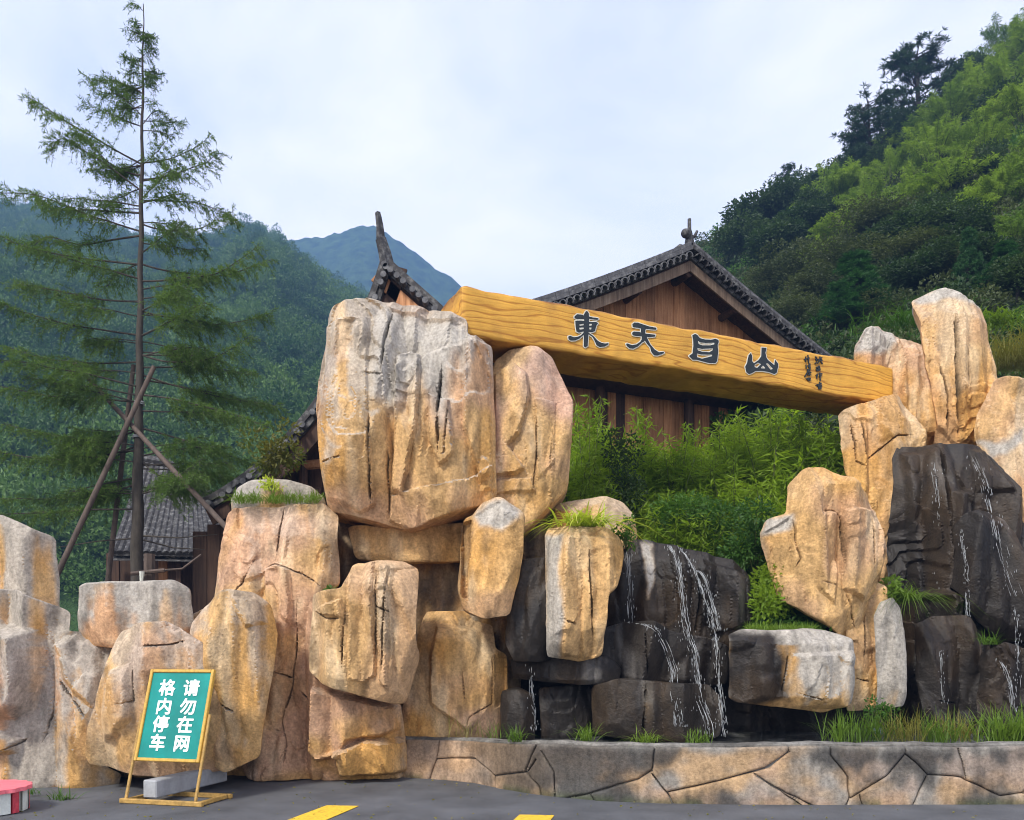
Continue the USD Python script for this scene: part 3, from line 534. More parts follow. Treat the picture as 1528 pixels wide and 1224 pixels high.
boulder('tallest split ochre pillar on the right skyline of the rockery', [(1383, 434), (1398, 426), (1416, 424), (1444, 436), (1462, 453), (1468, 490), (1480, 545), (1488, 600), (1482, 668), (1440, 670), (1404, 664), (1398, 600), (1386, 545), (1384, 500)], 13.2, 1.4, (1, .22, .35, 0), c=.12, bulge=.10, nf=7, fold=.06, terr=.05, seed=143,
        cracks=[([(1420, 470), (1422, 540), (1424, 600), (1428, 655)], .028, .10), ([(1435, 520), (1438, 580)], .012, .04), ([(1398, 540), (1408, 590), (1412, 650)], .016, .06)], panels=[([(1422, 428), (1465, 455), (1484, 600), (1476, 664), (1426, 660)], .06, .04, -.1)], stains_and_shade=[([(1380, 432), (1416, 420), (1465, 450), (1462, 462), (1420, 446), (1385, 444)], 'grey', .05)])
boulder('ochre boulder cut off by the right edge of the photo above the black cliff', [(1470, 640), (1484, 585), (1499, 560), (1515, 558), (1560, 570), (1640, 600), (1640, 880), (1545, 850), (1522, 790), (1500, 730), (1482, 690)], 12.5, 1.4, (1, .18, .4, 0), c=.16, bulge=.12, nf=7, fold=.06, terr=.05, seed=149, stains_and_shade=[([(1470, 655), (1500, 660), (1528, 640), (1528, 660), (1490, 685)], 'grey', .05)])
boulder('black wet cliff with thin falls at the right edge', [(1350, 662), (1410, 660), (1472, 668), (1504, 735), (1530, 800), (1640, 880), (1640, 1110), (1345, 1110), (1320, 1040), (1335, 900), (1345, 780)], 12.4, 1.2, (1, .6, .1, .92), c=.10, bulge=.10, nf=9, fold=0.160, terr=0.086, seed=151,
        panels=[([(1352, 668), (1400, 666), (1402, 790), (1398, 900), (1360, 900)], .12, .10), ([(1402, 740), (1440, 730), (1445, 900), (1404, 905)], .17, .10), ([(1350, 880), (1470, 880), (1470, 1110), (1350, 1110)], .20, .12), ([(1440, 672), (1475, 668), (1500, 740), (1445, 740)], .10, .08)], cracks=[([(1400, 670), (1398, 760), (1404, 860)], .016, .06)])
boulder('round-shouldered black rock bulging from the right cliff', [(1430, 790), (1445, 768), (1468, 762), (1500, 768), (1526, 815), (1560, 880), (1580, 950), (1500, 955), (1450, 910), (1430, 870)], 11.8, .9, (1, .6, .1, .95), c=.16, bulge=.12, nf=7, fold=0.080, terr=0.076, seed=157)
boulder('square brown-black block low in the right cliff', [(1380, 932), (1405, 922), (1448, 922), (1464, 940), (1468, 1090), (1380, 1100), (1374, 1000)], 11.5, .9, (1, .3, .1, .9), c=.08, bulge=.08, nf=5, fold=0.064, terr=0.043, seed=163, cracks=[[(1392, 1045), (1430, 1050)]])
boulder('wet block in the bottom right corner of the cliff', [(1465, 975), (1490, 962), (1540, 975), (1640, 960), (1640, 1110), (1465, 1110)], 11.2, .9, (1, .6, .1, .9), c=.10, bulge=.08, nf=5, fold=0.064, terr=0.054, seed=167)
boulder('slender grey standing stone beside the hanging grass tuft', [(1311, 920), (1318, 902), (1332, 895), (1345, 908), (1350, 960), (1346, 1050), (1312, 1055)], 10.9, .5, (1, 1, .3, .12), c=.07, bulge=.06, nf=4, fold=.03, terr=.02, seed=173)
boulder('narrow ochre column under the twin-peaked boulder, beside the grey standing stone', [(1262, 880), (1300, 868), (1318, 880), (1316, 960), (1312, 1056), (1270, 1058), (1268, 960)], 11.1, .8, (1, .15, .3, 0), c=.07, bulge=.06, nf=5, fold=.04, terr=.04, seed=179, cracks=[([(1290, 900), (1292, 990)], .012, .04), [(1278, 1012), (1304, 1018)]])
boulder('ochre rock filling the gap low between the pillar boulder and the grey rock mass', [(70, 950), (200, 960), (330, 900), (420, 880), (420, 1170), (60, 1190)], 10.75, .9, (1, .35, .6, 0), c=.1, bulge=.05, nf=6, fold=.05, terr=.03, seed=191, res=.04)
# ------------------------------------------------------------------ yellow sign beam with carved characters
M_beamwood = usdkit.material(stage, LK + 'beam_wood', {
    'g': ('texture_coordinate', {}), 'mp': ('mapping', {'scale': (0.34, 1.0, 1.9)}),
    'n': ('noise_texture', {'scale': 1.5, 'detail': 3, 'roughness': 0.5}),
    'sc': ('vector_math', {'math_type': 'scale', 'scale': 1.1}), 'ad': ('vector_math', {'math_type': 'add'}),
    'w': ('wave_texture', {'wave_type': 'bands', 'bands_direction': 'z', 'scale': 1.7, 'distortion': 3.4, 'detail': 3, 'detail_scale': 1.2}),
    'mp2': ('mapping', {'scale': (0.5, 1, 14)}), 'n2': ('noise_texture', {'scale': 5, 'detail': 5, 'roughness': 0.6}),
    'n3': ('noise_texture', {'scale': 1.3, 'detail': 5, 'roughness': 0.65}),
    'r': ('rgb_ramp', {'ramp': [(0.0, (0.40, 0.17, 0.018)), (0.06, (0.54, 0.255, 0.030)), (0.18, (0.65, 0.335, 0.045)), (0.7, (0.70, 0.375, 0.055)), (1.0, (0.66, 0.34, 0.046))]}),
    'r2': ('map_range', {'from_min': 0.3, 'from_max': 0.7, 'to_min': 0.82, 'to_max': 1.12, 'clamp': True}),
    'r3': ('map_range', {'from_min': 0.25, 'from_max': 0.75, 'to_min': 0.66, 'to_max': 1.2, 'clamp': True}),
    'mm': ('math', {'math_type': 'multiply'}), 'mul': ('vector_math', {'math_type': 'multiply'}),
    'a': ('attribute', {'attribute': 'bark'}), 'mix': ('mix_color', {'b': (0.16, 0.065, 0.025), 'use_clamp': True}),
    'b': ('bump', {'strength': 0.12, 'distance': 0.01}), 'p': ('principled_bsdf', {'roughness': 0.6, 'specular_ior_level': 0.35})},
    [('g.object', 'mp.vector'), ('mp.vector', 'n.vector'), ('n.color', 'sc.vector1'), ('mp.vector', 'ad.vector1'), ('sc.vector', 'ad.vector2'), ('ad.vector', 'w.vector'),
     ('g.object', 'mp2.vector'), ('mp2.vector', 'n2.vector'), ('g.object', 'n3.vector'), ('w.fac', 'r.fac'), ('n2.fac', 'r2.value'), ('n3.fac', 'r3.value'), ('r2.result', 'mm.value1'), ('r3.result', 'mm.value2'),
     ('r.color', 'mul.vector1'), ('mm.value', 'mul.vector2'), ('mul.vector', 'mix.a'), ('a.fac', 'mix.fac'), ('mix.result', 'p.base_color'), ('w.fac', 'b.height'), ('b.normal', 'p.normal')], surface='p.BSDF')
M_ink = simple('ink_paint', (0.012, 0.018, 0.02), 0.5, 0.4, 30)
M_whiteline = simple('white_outline_paint', (0.62, 0.60, 0.50), 0.7, 0.25, 30)
BA, BB = np.array([-0.62, 10.5]), np.array([6.15, 13.5])
BL = np.linalg.norm(BB - BA); BU = (BB - BA) / BL; BPHI = math.atan2(BU[1], BU[0])
BZ0, BZ1, BD = 5.60, 6.22, 0.86
bt = thing('sign_beam', 'long yellow wooden beam carved with four black Chinese characters, lying across the rocks', 'sign', (BA[0], BA[1], 0), BPHI)
def beam_mesh():
    # a box with a slightly wavy, bark-edged top and rounded ends, as rings of a rounded section along its length
    n = 150
    out = []
    secn = []
    h, w, r = (BZ1 - BZ0), BD, .045
    def arc(cx, cz, a0, a1):
        return [(cx + r * math.cos(a), cz + r * math.sin(a)) for a in np.linspace(a0, a1, 4)]
    secn = arc(r, r, PI, 1.5 * PI) + [(w * .5, 0)] + arc(w - r, r, 1.5 * PI, 2 * PI) + [(w, h * .5)] + arc(w - r, h - r, 0, PI / 2) + [(w * .6, h + .02), (w * .3, h + .01)] + arc(r, h - r, PI / 2, PI) + [(0, h * .75), (0, h * .5), (0, h * .25)]
    secn = np.array(secn)
    m = len(secn)
    xs = np.concatenate([[0, .02, .06], np.linspace(.12, BL - .12, n - 6), [BL - .06, BL - .02, BL]])
    v = []
    for i, x in enumerate(xs):
        e = min(x, BL - x)
        shr = 1 - .05 * (1 - min(1, e / .06)) ** 2
        q = secn.copy()
        q = (q - [w / 2, h / 2]) * shr + [w / 2, h / 2]
        nz = f2(np.full(m, x * 3.0), q[:, 0] * 3 + q[:, 1] * 2, 3, 5) - .5
        top = sstep(h * .82, h, q[:, 1])
        q[:, 1] += nz * (.02 + .05 * top)
        q[:, 0] += (f2(np.full(m, x * 1.3), q[:, 1] * 3 + 9, 2, 6) - .5) * .02
        bot = sstep(h * .12, 0, q[:, 1])
        q[:, 1] += (f2(np.full(m, x * 5), q[:, 0] * 4, 3, 8) - .5) * .05 * bot
        v.append(np.column_stack([np.full(m, x), q[:, 0], q[:, 1] + BZ0]))
    v = np.vstack(v)
    i, j = np.meshgrid(np.arange(len(xs) - 1), np.arange(m), indexing='ij')
    q = np.stack([i * m + j, (i + 1) * m + j, (i + 1) * m + (j + 1) % m, i * m + (j + 1) % m], -1).reshape(-1, 4)
    f = np.vstack([q[:, [0, 1, 2]], q[:, [0, 2, 3]]])
    k = len(v)
    v = np.vstack([v, v[:m].mean(0), v[-m:].mean(0)])
    jj = np.arange(m)
    f = np.vstack([f, np.stack([np.full(m, k), jj, (jj + 1) % m], 1), np.stack([np.full(m, k + 1), (len(xs) - 1) * m + (jj + 1) % m, (len(xs) - 1) * m + jj], 1)])
    return v, f
def bark(v, n):
    h = (v[:, 2] - BZ0) / (BZ1 - BZ0)
    nn = f2(v[:, 0] * 4, v[:, 1] * 4 + v[:, 2] * 3, 4, 77)
    edge = sstep(.93, 1.02, h + (nn - .5) * .12) * .85
    under = sstep(.06, -.02, h + (nn - .5) * .08) * .55  # not bark: shade on the underside, painted with the bark colour
    return {'bark': np.clip(np.maximum(edge, under) + .18 * sstep(.55, .75, nn), 0, 1)}
obj('beam', beam_mesh(), M_beamwood, bt, 40, bark)
def beam_pts(pts):
    """picture points to (along the beam, height) on its front face"""
    p = np.asarray(pts, float)
    nrm = np.array([BU[1], -BU[0]])
    dx = (p[:, 0] - CX) / FPX
    t = (BA @ nrm) / (dx * nrm[0] + nrm[1])
    P = np.stack([dx * t, t], 1)
    return np.stack([(P - BA) @ BU, EYE + (HZ - p[:, 1]) / FPX * t], 1)
def on_beam(poly, d, off):
    v, f = extrude(poly, d)
    return np.stack([v[:, 0], -v[:, 2] - off, v[:, 1]], 1), f
R1, R2, R3 = (840, 450, 8.988), (1010, 490, 8.988), (1185, 520, 17.48)
def zpoly(reg, pts):
    p = np.array(pts, float)
    return Polygon(beam_pts(np.stack([reg[0] + p[:, 0] / reg[2], reg[1] + p[:, 1] / reg[2]], 1))).buffer(0)
CH = [
 (R1, [[(300, 138), (318, 130), (342, 165), (342, 260), (336, 440), (325, 600), (295, 620), (275, 605), (278, 440), (280, 260), (276, 180)],
       [(150, 205), (185, 175), (240, 180), (290, 200), (290, 238), (240, 240), (175, 238), (150, 225)], [(330, 205), (400, 220), (455, 226), (475, 236), (455, 250), (400, 242), (330, 234)],
       [(160, 265), (230, 260), (290, 270), (340, 280), (440, 280), (465, 295), (440, 330), (425, 400), (390, 415), (340, 412), (270, 405), (210, 420), (175, 405), (165, 330)],
       [(280, 410), (240, 455), (190, 480), (140, 484), (90, 465), (65, 475), (70, 510), (100, 528), (160, 525), (215, 500), (255, 465), (290, 440)],
       [(325, 430), (390, 478), (420, 530), (445, 590), (490, 615), (550, 608), (600, 582), (605, 562), (560, 568), (510, 560), (460, 530), (400, 465), (340, 425)]],
      [[(213, 310), (276, 302), (274, 322), (216, 332)], [(213, 352), (276, 350), (274, 374), (216, 382)], [(345, 302), (387, 302), (380, 326), (345, 332)], [(345, 350), (380, 350), (374, 380), (345, 378)]]),
 (R1, [[(925, 310), (950, 288), (1000, 290), (1080, 315), (1150, 340), (1240, 355), (1250, 372), (1235, 382), (1150, 375), (1050, 365), (980, 355), (930, 345)],
       [(920, 425), (945, 408), (1010, 412), (1100, 435), (1180, 445), (1235, 450), (1225, 475), (1150, 482), (1060, 470), (970, 465), (930, 455)],
       [(1040, 340), (1110, 355), (1095, 400), (1100, 450), (1115, 500), (1070, 548), (1050, 500), (1055, 450), (1040, 400)],
       [(1065, 490), (1030, 545), (980, 580), (920, 590), (860, 568), (840, 572), (850, 600), (890, 632), (940, 635), (1000, 605), (1060, 550), (1095, 510)],
       [(1070, 490), (1120, 570), (1165, 620), (1180, 680), (1215, 725), (1260, 728), (1320, 710), (1355, 690), (1340, 680), (1280, 685), (1225, 650), (1165, 580), (1115, 480)]], []),
 (R2, [[(200, 100), (235, 80), (265, 90), (300, 135), (370, 155), (450, 158), (510, 145), (550, 160), (555, 190), (540, 220), (545, 330), (535, 440), (510, 470), (430, 470), (330, 445), (260, 425), (205, 425), (155, 375), (205, 340), (215, 240), (212, 150)]],
      [[(270, 165), (300, 190), (380, 200), (500, 195), (495, 220), (440, 232), (330, 232), (285, 215)], [(265, 265), (330, 280), (485, 270), (470, 300), (430, 325), (330, 318), (275, 300)], [(260, 340), (330, 355), (475, 355), (460, 380), (400, 395), (330, 412), (262, 390)]]),
 (R2, [[(1130, 262), (1195, 268), (1180, 330), (1195, 400), (1215, 430), (1300, 500), (1310, 425), (1350, 480), (1350, 520), (1330, 600), (1300, 618), (1230, 590), (1140, 575), (1050, 575), (1000, 605), (960, 618), (925, 590), (910, 520), (935, 470), (955, 370), (985, 335), (1000, 370), (1000, 440), (1025, 475), (1090, 430), (1125, 380), (1128, 310)]],
      [[(1035, 490), (1080, 462), (1125, 485), (1070, 535), (1035, 525)], [(1112, 540), (1148, 500), (1185, 542)], [(1183, 478), (1215, 472), (1282, 548), (1250, 560)]])]
for reg, solid, holes in CH:
    g = unary_union([zpoly(reg, s) for s in solid])
    if holes:
        g = g.difference(unary_union([zpoly(reg, s) for s in holes]))
    g = g.buffer(.006).buffer(-.006).simplify(.002)
    ch = obj('character', on_beam(g, .010, .004), M_ink, bt)
    out = g.buffer(.013).simplify(.002)
    obj('white_outline', on_beam(out, .006, .004), M_whiteline, ch)
INS = [  # two columns of small running-hand writing
 [[(545, 230), (580, 265)], [(545, 290), (575, 332)], [(535, 405), (562, 372)], [(600, 300), (650, 280), (705, 250)], [(655, 232), (710, 325)], [(640, 330), (598, 392)], [(640, 320), (690, 330)], [(695, 370), (718, 402)]],
 [[(560, 510), (640, 470), (660, 560), (575, 592)], [(600, 525), (645, 540)], [(560, 560), (650, 575)]], [[(585, 680), (573, 782)], [(556, 712), (602, 700)], [(652, 648), (665, 842)], [(640, 668), (712, 672)], [(645, 735), (690, 722)]],
 [[(650, 890), (655, 955)], [(558, 966), (690, 920)], [(620, 1012), (690, 1000), (680, 1060), (622, 1052)], [(605, 985), (698, 965)], [(625, 1035), (685, 1030)]],
 [[(290, 230), (285, 350)], [(252, 297), (312, 280)], [(345, 190), (360, 370)], [(330, 275), (378, 260)]], [[(295, 440), (300, 522)], [(350, 480), (398, 418), (395, 560)], [(345, 455), (402, 520)], [(340, 562), (392, 580)], [(372, 400), (385, 575)]],
 [[(350, 590), (265, 742)], [(328, 602), (420, 640)], [(360, 640), (400, 700)], [(345, 692), (402, 690)]], [[(310, 800), (362, 800)], [(350, 780), (405, 790), (395, 842), (350, 836), (352, 782)]]]
for ch in INS:
    g = unary_union([LineString(beam_pts([(R3[0] + x / R3[2], R3[1] + y / R3[2]) for x, y in s])).buffer(.0095) for s in ch])
    obj('inscription_character', on_beam(g, .012, .006), M_ink, bt)
# ------------------------------------------------------------------ basin wall of irregular stones, and the pool
WPX = np.array([(560, 1158), (600, 1160), (650, 1163), (700, 1168), (750, 1178), (800, 1186), (850, 1191), (900, 1195), (1000, 1199), (1150, 1201), (1300, 1201), (1528, 1200), (1900, 1200)], float)
WY = 1.6 * FPX / (WPX[:, 1] - HZ)
WXY = np.stack([(WPX[:, 0] - CX) / FPX * WY, WY], 1)
from scipy.interpolate import PchipInterpolator
WS = np.concatenate([[0], np.cumsum(np.linalg.norm(np.diff(WXY, axis=0), axis=1))])
wfx, wfy = PchipInterpolator(WS, WXY[:, 0]), PchipInterpolator(WS, WXY[:, 1])
def wall_sz(px, py):
    Y = np.interp(px, WPX[:, 0], WY)
    return np.interp(px, WPX[:, 0], WS), EYE + (HZ - np.asarray(py, float)) / FPX * Y
def wall_map(v):
    s = v[:, 0]
    x, y = wfx(s), wfy(s)
    tx, ty = wfx(s, 1), wfy(s, 1)
    L = np.hypot(tx, ty)
    return np.stack([x - ty / L * v[:, 1], y + tx / L * v[:, 1], v[:, 2]], 1)
def wall_top(s):
    return np.interp(s, [0, 1.6, 3, 5, 14], [.50, .56, .62, .635, .64]) + (fbm(np.stack([s * 1.1, s * 0, s * 0], -1), 3, 5) - .5) * .05
def A6(*p): return [(740 + u / 2.336, 700 + w / 2.336) for u, w in p]
def A7(*p): return [(1100 + u / 2.0958, 640 + w / 2.0958) for u, w in p]
def A5(*p): return [(300 + u / 2.336, 700 + w / 2.336) for u, w in p]
WCR = [A6((150, 940), (105, 1050), (150, 1110), (165, 1190)), A6((160, 985), (200, 1060), (212, 1190)), A6((212, 1155), (330, 1130), (500, 1080), (545, 1050), (560, 940)), A6((545, 1060), (600, 1130), (635, 1210)), A6((600, 1125), (720, 1100), (860, 1065), (960, 1040), (1020, 985), (1030, 930)),
       A6((905, 1062), (960, 1105), (1100, 1170), (1140, 1200)), A6((330, 1130), (375, 1210)), A7((0, 1085), (90, 1060), (165, 1010)), A7((60, 1085), (130, 1130), (250, 1210)), A7((290, 960), (295, 1020), (345, 1090), (355, 1150), (320, 1215)), A7((355, 1155), (470, 1085), (525, 1015), (528, 960)), A7((525, 1015), (600, 1080), (700, 1090), (820, 1150), (960, 1130)),
       A7((385, 1145), (405, 1215)), A7((690, 950), (690, 1000), (718, 1092)), A7((530, 1215), (600, 1080)), A5((718, 930), (680, 1075), (672, 1100)), A5((830, 930), (820, 1010), (780, 1120)), A5((820, 1010), (950, 1010), (1020, 1070), (1030, 1200)), A5((1020, 1070), (1140, 1055), (1168, 1010)), A5((600, 950), (560, 1100)),
       [(1560, 1090), (1570, 1150), (1555, 1230)], [(1528, 1182), (1570, 1160)]]
bw = thing('basin_wall', 'low curved retaining wall of irregular grey and tan stones in front of the pool', 'wall')
SMAX = WS[-1] - .6
sg = np.arange(0.0, SMAX, .05)
region = Polygon(list(zip(sg, np.full_like(sg, -.05))) + list(zip(sg[::-1], wall_top(sg[::-1]) - .035)))
lines = []
for L in WCR:
    L = np.array(L)
    dens = np.concatenate([np.linspace(L[k], L[k + 1], 8, endpoint=False) for k in range(len(L) - 1)] + [L[-1:]])
    s_, z_ = wall_sz(dens[:, 0], dens[:, 1])
    jig = (f2(s_ * 6, z_ * 6, 2, 3) - .5) * .05
    lines.append(LineString(np.stack([s_ + jig, z_ + jig * .6], 1)))
cut = region.difference(unary_union([l.buffer(.005) for l in lines]))
k = 0
for g in sorted(cut.geoms, key=lambda g: g.centroid.x):
    if g.area < .004:
        continue
    sd = 300 + k; k += 1
    p, f, nb = sheet(g.simplify(.004), .03, (0, .006, .016, .03), sd)
    a, b = p.T
    d = seg_dist(a, b, np.array(g.exterior.coords)[:-1], True); d[:nb] = 0
    t = np.clip(1 - d / .03, 0, 1)
    rngk = np.random.default_rng(sd)
    y = .022 * (1 - np.sqrt(np.maximum(0, 1 - t * t * .97))) + (f2(a * 1.6, b * 2.2, 4, 9) - .5) * .10 + (f2(a * 7, b * 7, 4, sd) - .5) * .022 + rngk.uniform(-.012, .012)
    fr = np.stack([a, y, b], 1)
    bk = np.stack([a[:nb], np.full(nb, .16), b[:nb]], 1)
    j = np.arange(nb); j2 = (j + 1) % nb
    qs = np.vstack([np.stack([j, len(fr) + j2, j2], 1), np.stack([j, len(fr) + j, len(fr) + j2], 1)])
    if not Polygon(p[:nb]).exterior.is_ccw: qs = qs[:, ::-1]
    v = np.vstack([fr, bk]); F = np.vstack([f, qs])
    def tint(v, n, sd=sd):
        x, yv, z = v.T
        warm = sstep(.6, -.8, x)
        q = f2(x * 1.5, z * 2.2, 4, 55)
        col = GREY * .74 + (np.array([.40, .27, .15]) - GREY * .74) * sstep(.40, .55, q)[:, None]
        col = col + (np.array([.33, .23, .17]) - col) * (sstep(.54, .66, f2(x * 1.9, z * 2.5, 3, 57)) * .5)[:, None]
        col = col + (np.array([.42, .27, .16]) - col) * (warm * .7)[:, None]
        dk = (1 - .5 * warm) * sstep(.42, .62, f2(x * 2.6, z * 2.0, 5, 59) + .10 * sstep(.30, .62, z) + .01 - .10 * sstep(1.5, 3.5, x) + .16 * np.exp(-((x - .2) / .9) ** 2))
        col = col + (np.array([.055, .053, .05]) - col) * (dk * .92)[:, None]
        tp = sstep(.52, .62, z + (f2(x * 5, z * 5, 3, 61) - .5) * .12)
        col = col + (np.array([.20, .19, .17]) - col) * (tp * .5)[:, None]
        gr = sstep(.10, .0, z) * sstep(.45, .6, f2(x * 4, z, 3, 63))
        col = col + (np.array([.05, .065, .03]) - col) * (gr * .7)[:, None]
        return {'tint': col, 'wet': np.zeros(len(v))}
    obj('stone', (wall_map(v), F), M_rock, bw, 40, tint)
def wtint(v, n):
    q = f2(v[:, 0] * 3, v[:, 1] * 3, 4, 71)
    return {'tint': np.array([.10, .095, .085]) + (np.array([.22, .21, .19]) - np.array([.10, .095, .085])) * sstep(.35, .6, q)[:, None], 'wet': np.zeros(len(v))}
core = []
S = np.arange(0, SMAX, .06)
D = np.array([.05, .06, .16, .3, .31]); 
H = np.stack([np.full_like(S, -.1), wall_top(S) - .02, wall_top(S) + .0, wall_top(S) - .02, np.full_like(S, .3)], 1)
D = np.array([.045, .05, .09, .33, .35])
V = np.stack([np.repeat(S[:, None], 5, 1), np.repeat(D[None], len(S), 0), H], -1)
V[:, 1:4, 2] += ((f2(np.repeat(S[:, None], 3, 1) * 6, np.repeat(D[None, 1:4], len(S), 0) * 9, 3, 12)) - .5) * .03
i, j = np.meshgrid(np.arange(len(S) - 1), np.arange(4), indexing='ij')
q = np.stack([i * 5 + j, (i + 1) * 5 + j, (i + 1) * 5 + j + 1, i * 5 + j + 1], -1).reshape(-1, 4)
obj('wall_core', (wall_map(V.reshape(-1, 3)), np.vstack([q[:, [0, 1, 2]], q[:, [0, 2, 3]]])), M_rock, bw, 50, wtint)
M_pool = usdkit.material(stage, LK + 'pool_water', {
    'g': ('geometry', {}), 'n': ('noise_texture', {'scale': 9, 'detail': 5, 'roughness': 0.6}), 'n2': ('noise_texture', {'scale': 2.2, 'detail': 6, 'roughness': 0.7}),
    'r': ('rgb_ramp', {'ramp': [(0.42, (0.03, 0.032, 0.03)), (0.62, (0.13, 0.135, 0.13)), (0.75, (0.34, 0.35, 0.35))]}),
    'b': ('bump', {'strength': 0.5, 'distance': 0.02}), 'p': ('principled_bsdf', {'roughness': 0.12, 'specular_ior_level': 0.5})},
    [('g.position', 'n.vector'), ('g.position', 'n2.vector'), ('n2.fac', 'r.fac'), ('r.color', 'p.base_color'), ('n.fac', 'b.height'), ('b.normal', 'p.normal')], surface='p.BSDF')
S2 = np.linspace(.2, SMAX, 40)
edge = wall_map(np.stack([S2, np.full(40, .32), np.full(40, .49)], 1))
back = edge.copy(); back[:, 1] = 12.4
j = np.arange(39)
obj('water', (np.vstack([edge, back]), np.vstack([np.stack([j, j + 1, 41 + j], 1), np.stack([j, 41 + j, 40 + j], 1)])), M_pool, kind='structure')
# ------------------------------------------------------------------ falling water
M_water = usdkit.material(stage, LK + 'falling_water', {
    'p': ('principled_bsdf', {'base_color': (0.80, 0.84, 0.86), 'roughness': 0.25, 'specular_ior_level': 0.5}), 't': ('transparent_bsdf', {}), 'tr': ('translucent_bsdf', {'color': (0.8, 0.85, 0.88)}),
    'm': ('mix_closure', {'fac': 0.35}), 'm2': ('mix_closure', {'fac': 0.35})}, [('p.BSDF', 'm.closure1'), ('tr.BSDF', 'm.closure2'), ('m.closure', 'm2.closure1'), ('t.BSDF', 'm2.closure2')], surface='m2.closure')
def fall(pts, Y, width, dens, seed):
    """threads, broken streaks and drops of water down a picture path"""
    rng = np.random.default_rng(seed)
    P3 = U(*np.array(pts, float).T, np.broadcast_to(np.asarray(Y, float), (len(pts),)))
    L = np.concatenate([[0], np.cumsum(np.linalg.norm(np.diff(P3, axis=0), axis=1))])
    at = lambda s: np.stack([np.interp(s, L, P3[:, k]) for k in range(3)], -1)
    out = []
    for th in range(max(4, int(width / .004))):
        off = rng.normal(0, width * .45); s = rng.uniform(0, .1)
        while s < L[-1]:
            l = rng.uniform(.05, .26)
            if rng.random() < dens * .62:
                ss = np.linspace(s, min(L[-1], s + l), 4)
                q = at(ss)
                q[:, 0] += off * (.7 + .5 * s / L[-1]) + rng.normal(0, .002, 4)
                q[:, 1] -= rng.uniform(0, .05)
                out.append(tube(q, rng.uniform(.0008, .0027) * np.array([.25, 1.0, .9, .15]), 4, False))
            s += l * rng.uniform(.6, 1.7)
            off += rng.normal(0, .004)
    for _ in range(int(L[-1] * 60 * dens)):
        q = at(np.array([rng.uniform(0, L[-1])]))[0] + [rng.normal(0, width * .9), -rng.uniform(0, .07), 0]
        l = rng.uniform(.006, .022)
        out.append(tube(q + np.array([[0, 0, l], [0, 0, 0], [0, 0, -l]]), np.array([.0008, .0028, .0008]), 3, False))
    return cat_mesh(out)
FALLS = [
 ('thin left thread of the main waterfall ending on the black ledge', [(937, 822), (938, 850), (939, 880), (941, 930)], [11.05, 11.02, 11.0, 10.85], .07, .5),
 ('widest middle stream of the main waterfall, falling in three steps', [(996, 813), (1004, 826), (1010, 846), (1016, 884), (1020, 923), (1025, 950), (1035, 978), (1040, 1017), (1044, 1047), (1057, 1078), (1060, 1100)], [11.15, 11.02, 10.98, 10.93, 10.9, 10.72, 10.60, 10.58, 10.3, 10.22, 10.2], .075, .78),
 ('long right stream of the main waterfall reaching the pool', [(1012, 818), (1022, 828), (1035, 850), (1048, 884), (1059, 923), (1067, 957), (1070, 1000), (1074, 1042), (1080, 1100)], [11.12, 11.0, 10.95, 10.9, 10.85, 10.62, 10.5, 10.3, 10.2], .035, .92),
 ('short curling stream at the right of the main waterfall', [(1036, 850), (1045, 853), (1052, 863), (1059, 888), (1067, 914), (1074, 942)], [10.93, 10.9, 10.88, 10.85, 10.82, 10.8], .05, .75),
 ('stream spilling from the black ledge down to the foot block', [(946, 930), (962, 932), (980, 940), (993, 965), (1005, 1000), (1006, 1034), (1014, 1085)], [10.72, 10.68, 10.62, 10.58, 10.55, 10.28, 10.22], .06, .6),
 ('faint stream dripping in the dark hollow at left', [(791, 990), (793, 1034), (798, 1090)], [10.55, 10.5, 10.45], .035, .55),
 ('thin fall down the left part of the right cliff', [(1391, 690), (1396, 730), (1400, 760), (1403, 821), (1405, 869), (1411, 912)], [12.24, 12.22, 12.2, 12.2, 12.2, 12.2], .07, .42),
 ('thread of water left of the round-shouldered black rock', [(1432, 790), (1434, 800), (1440, 845), (1443, 920)], [11.72, 11.7, 11.66, 11.66], .03, .7),
 ('fall streaming onto the round-shouldered black rock', [(1448, 680), (1458, 700), (1468, 725), (1477, 766)], [12.2, 12.15, 12.1, 11.75], .09, .45),
 ('water sliding down the right flank of the round-shouldered black rock', [(1480, 768), (1488, 807), (1500, 850), (1515, 890)], [11.7, 11.66, 11.66, 11.66], .10, .32),
 ('curved fall over the bottom right block of the cliff', [(1489, 983), (1499, 1000), (1506, 1022), (1511, 1062)], [11.1, 11.05, 11.03, 11.0], .04, .8),
 ('white trickle on the square low block of the cliff', [(1402, 970), (1404, 1005), (1405, 1050)], [11.4, 11.38, 11.38], .025, .75),
 ('vertical drip at the right edge of the photo', [(1514, 905), (1516, 960), (1517, 1030)], [11.6, 11.1, 11.05], .03, .5)]
for k, (lab, pts, Y, w_, dn) in enumerate(FALLS):
    wf = thing('waterfall', lab, 'waterfall')
    obj('water_threads', fall(pts, np.array(Y) - .06, w_, dn, 500 + k), M_water, wf, True, None, kind='stuff')
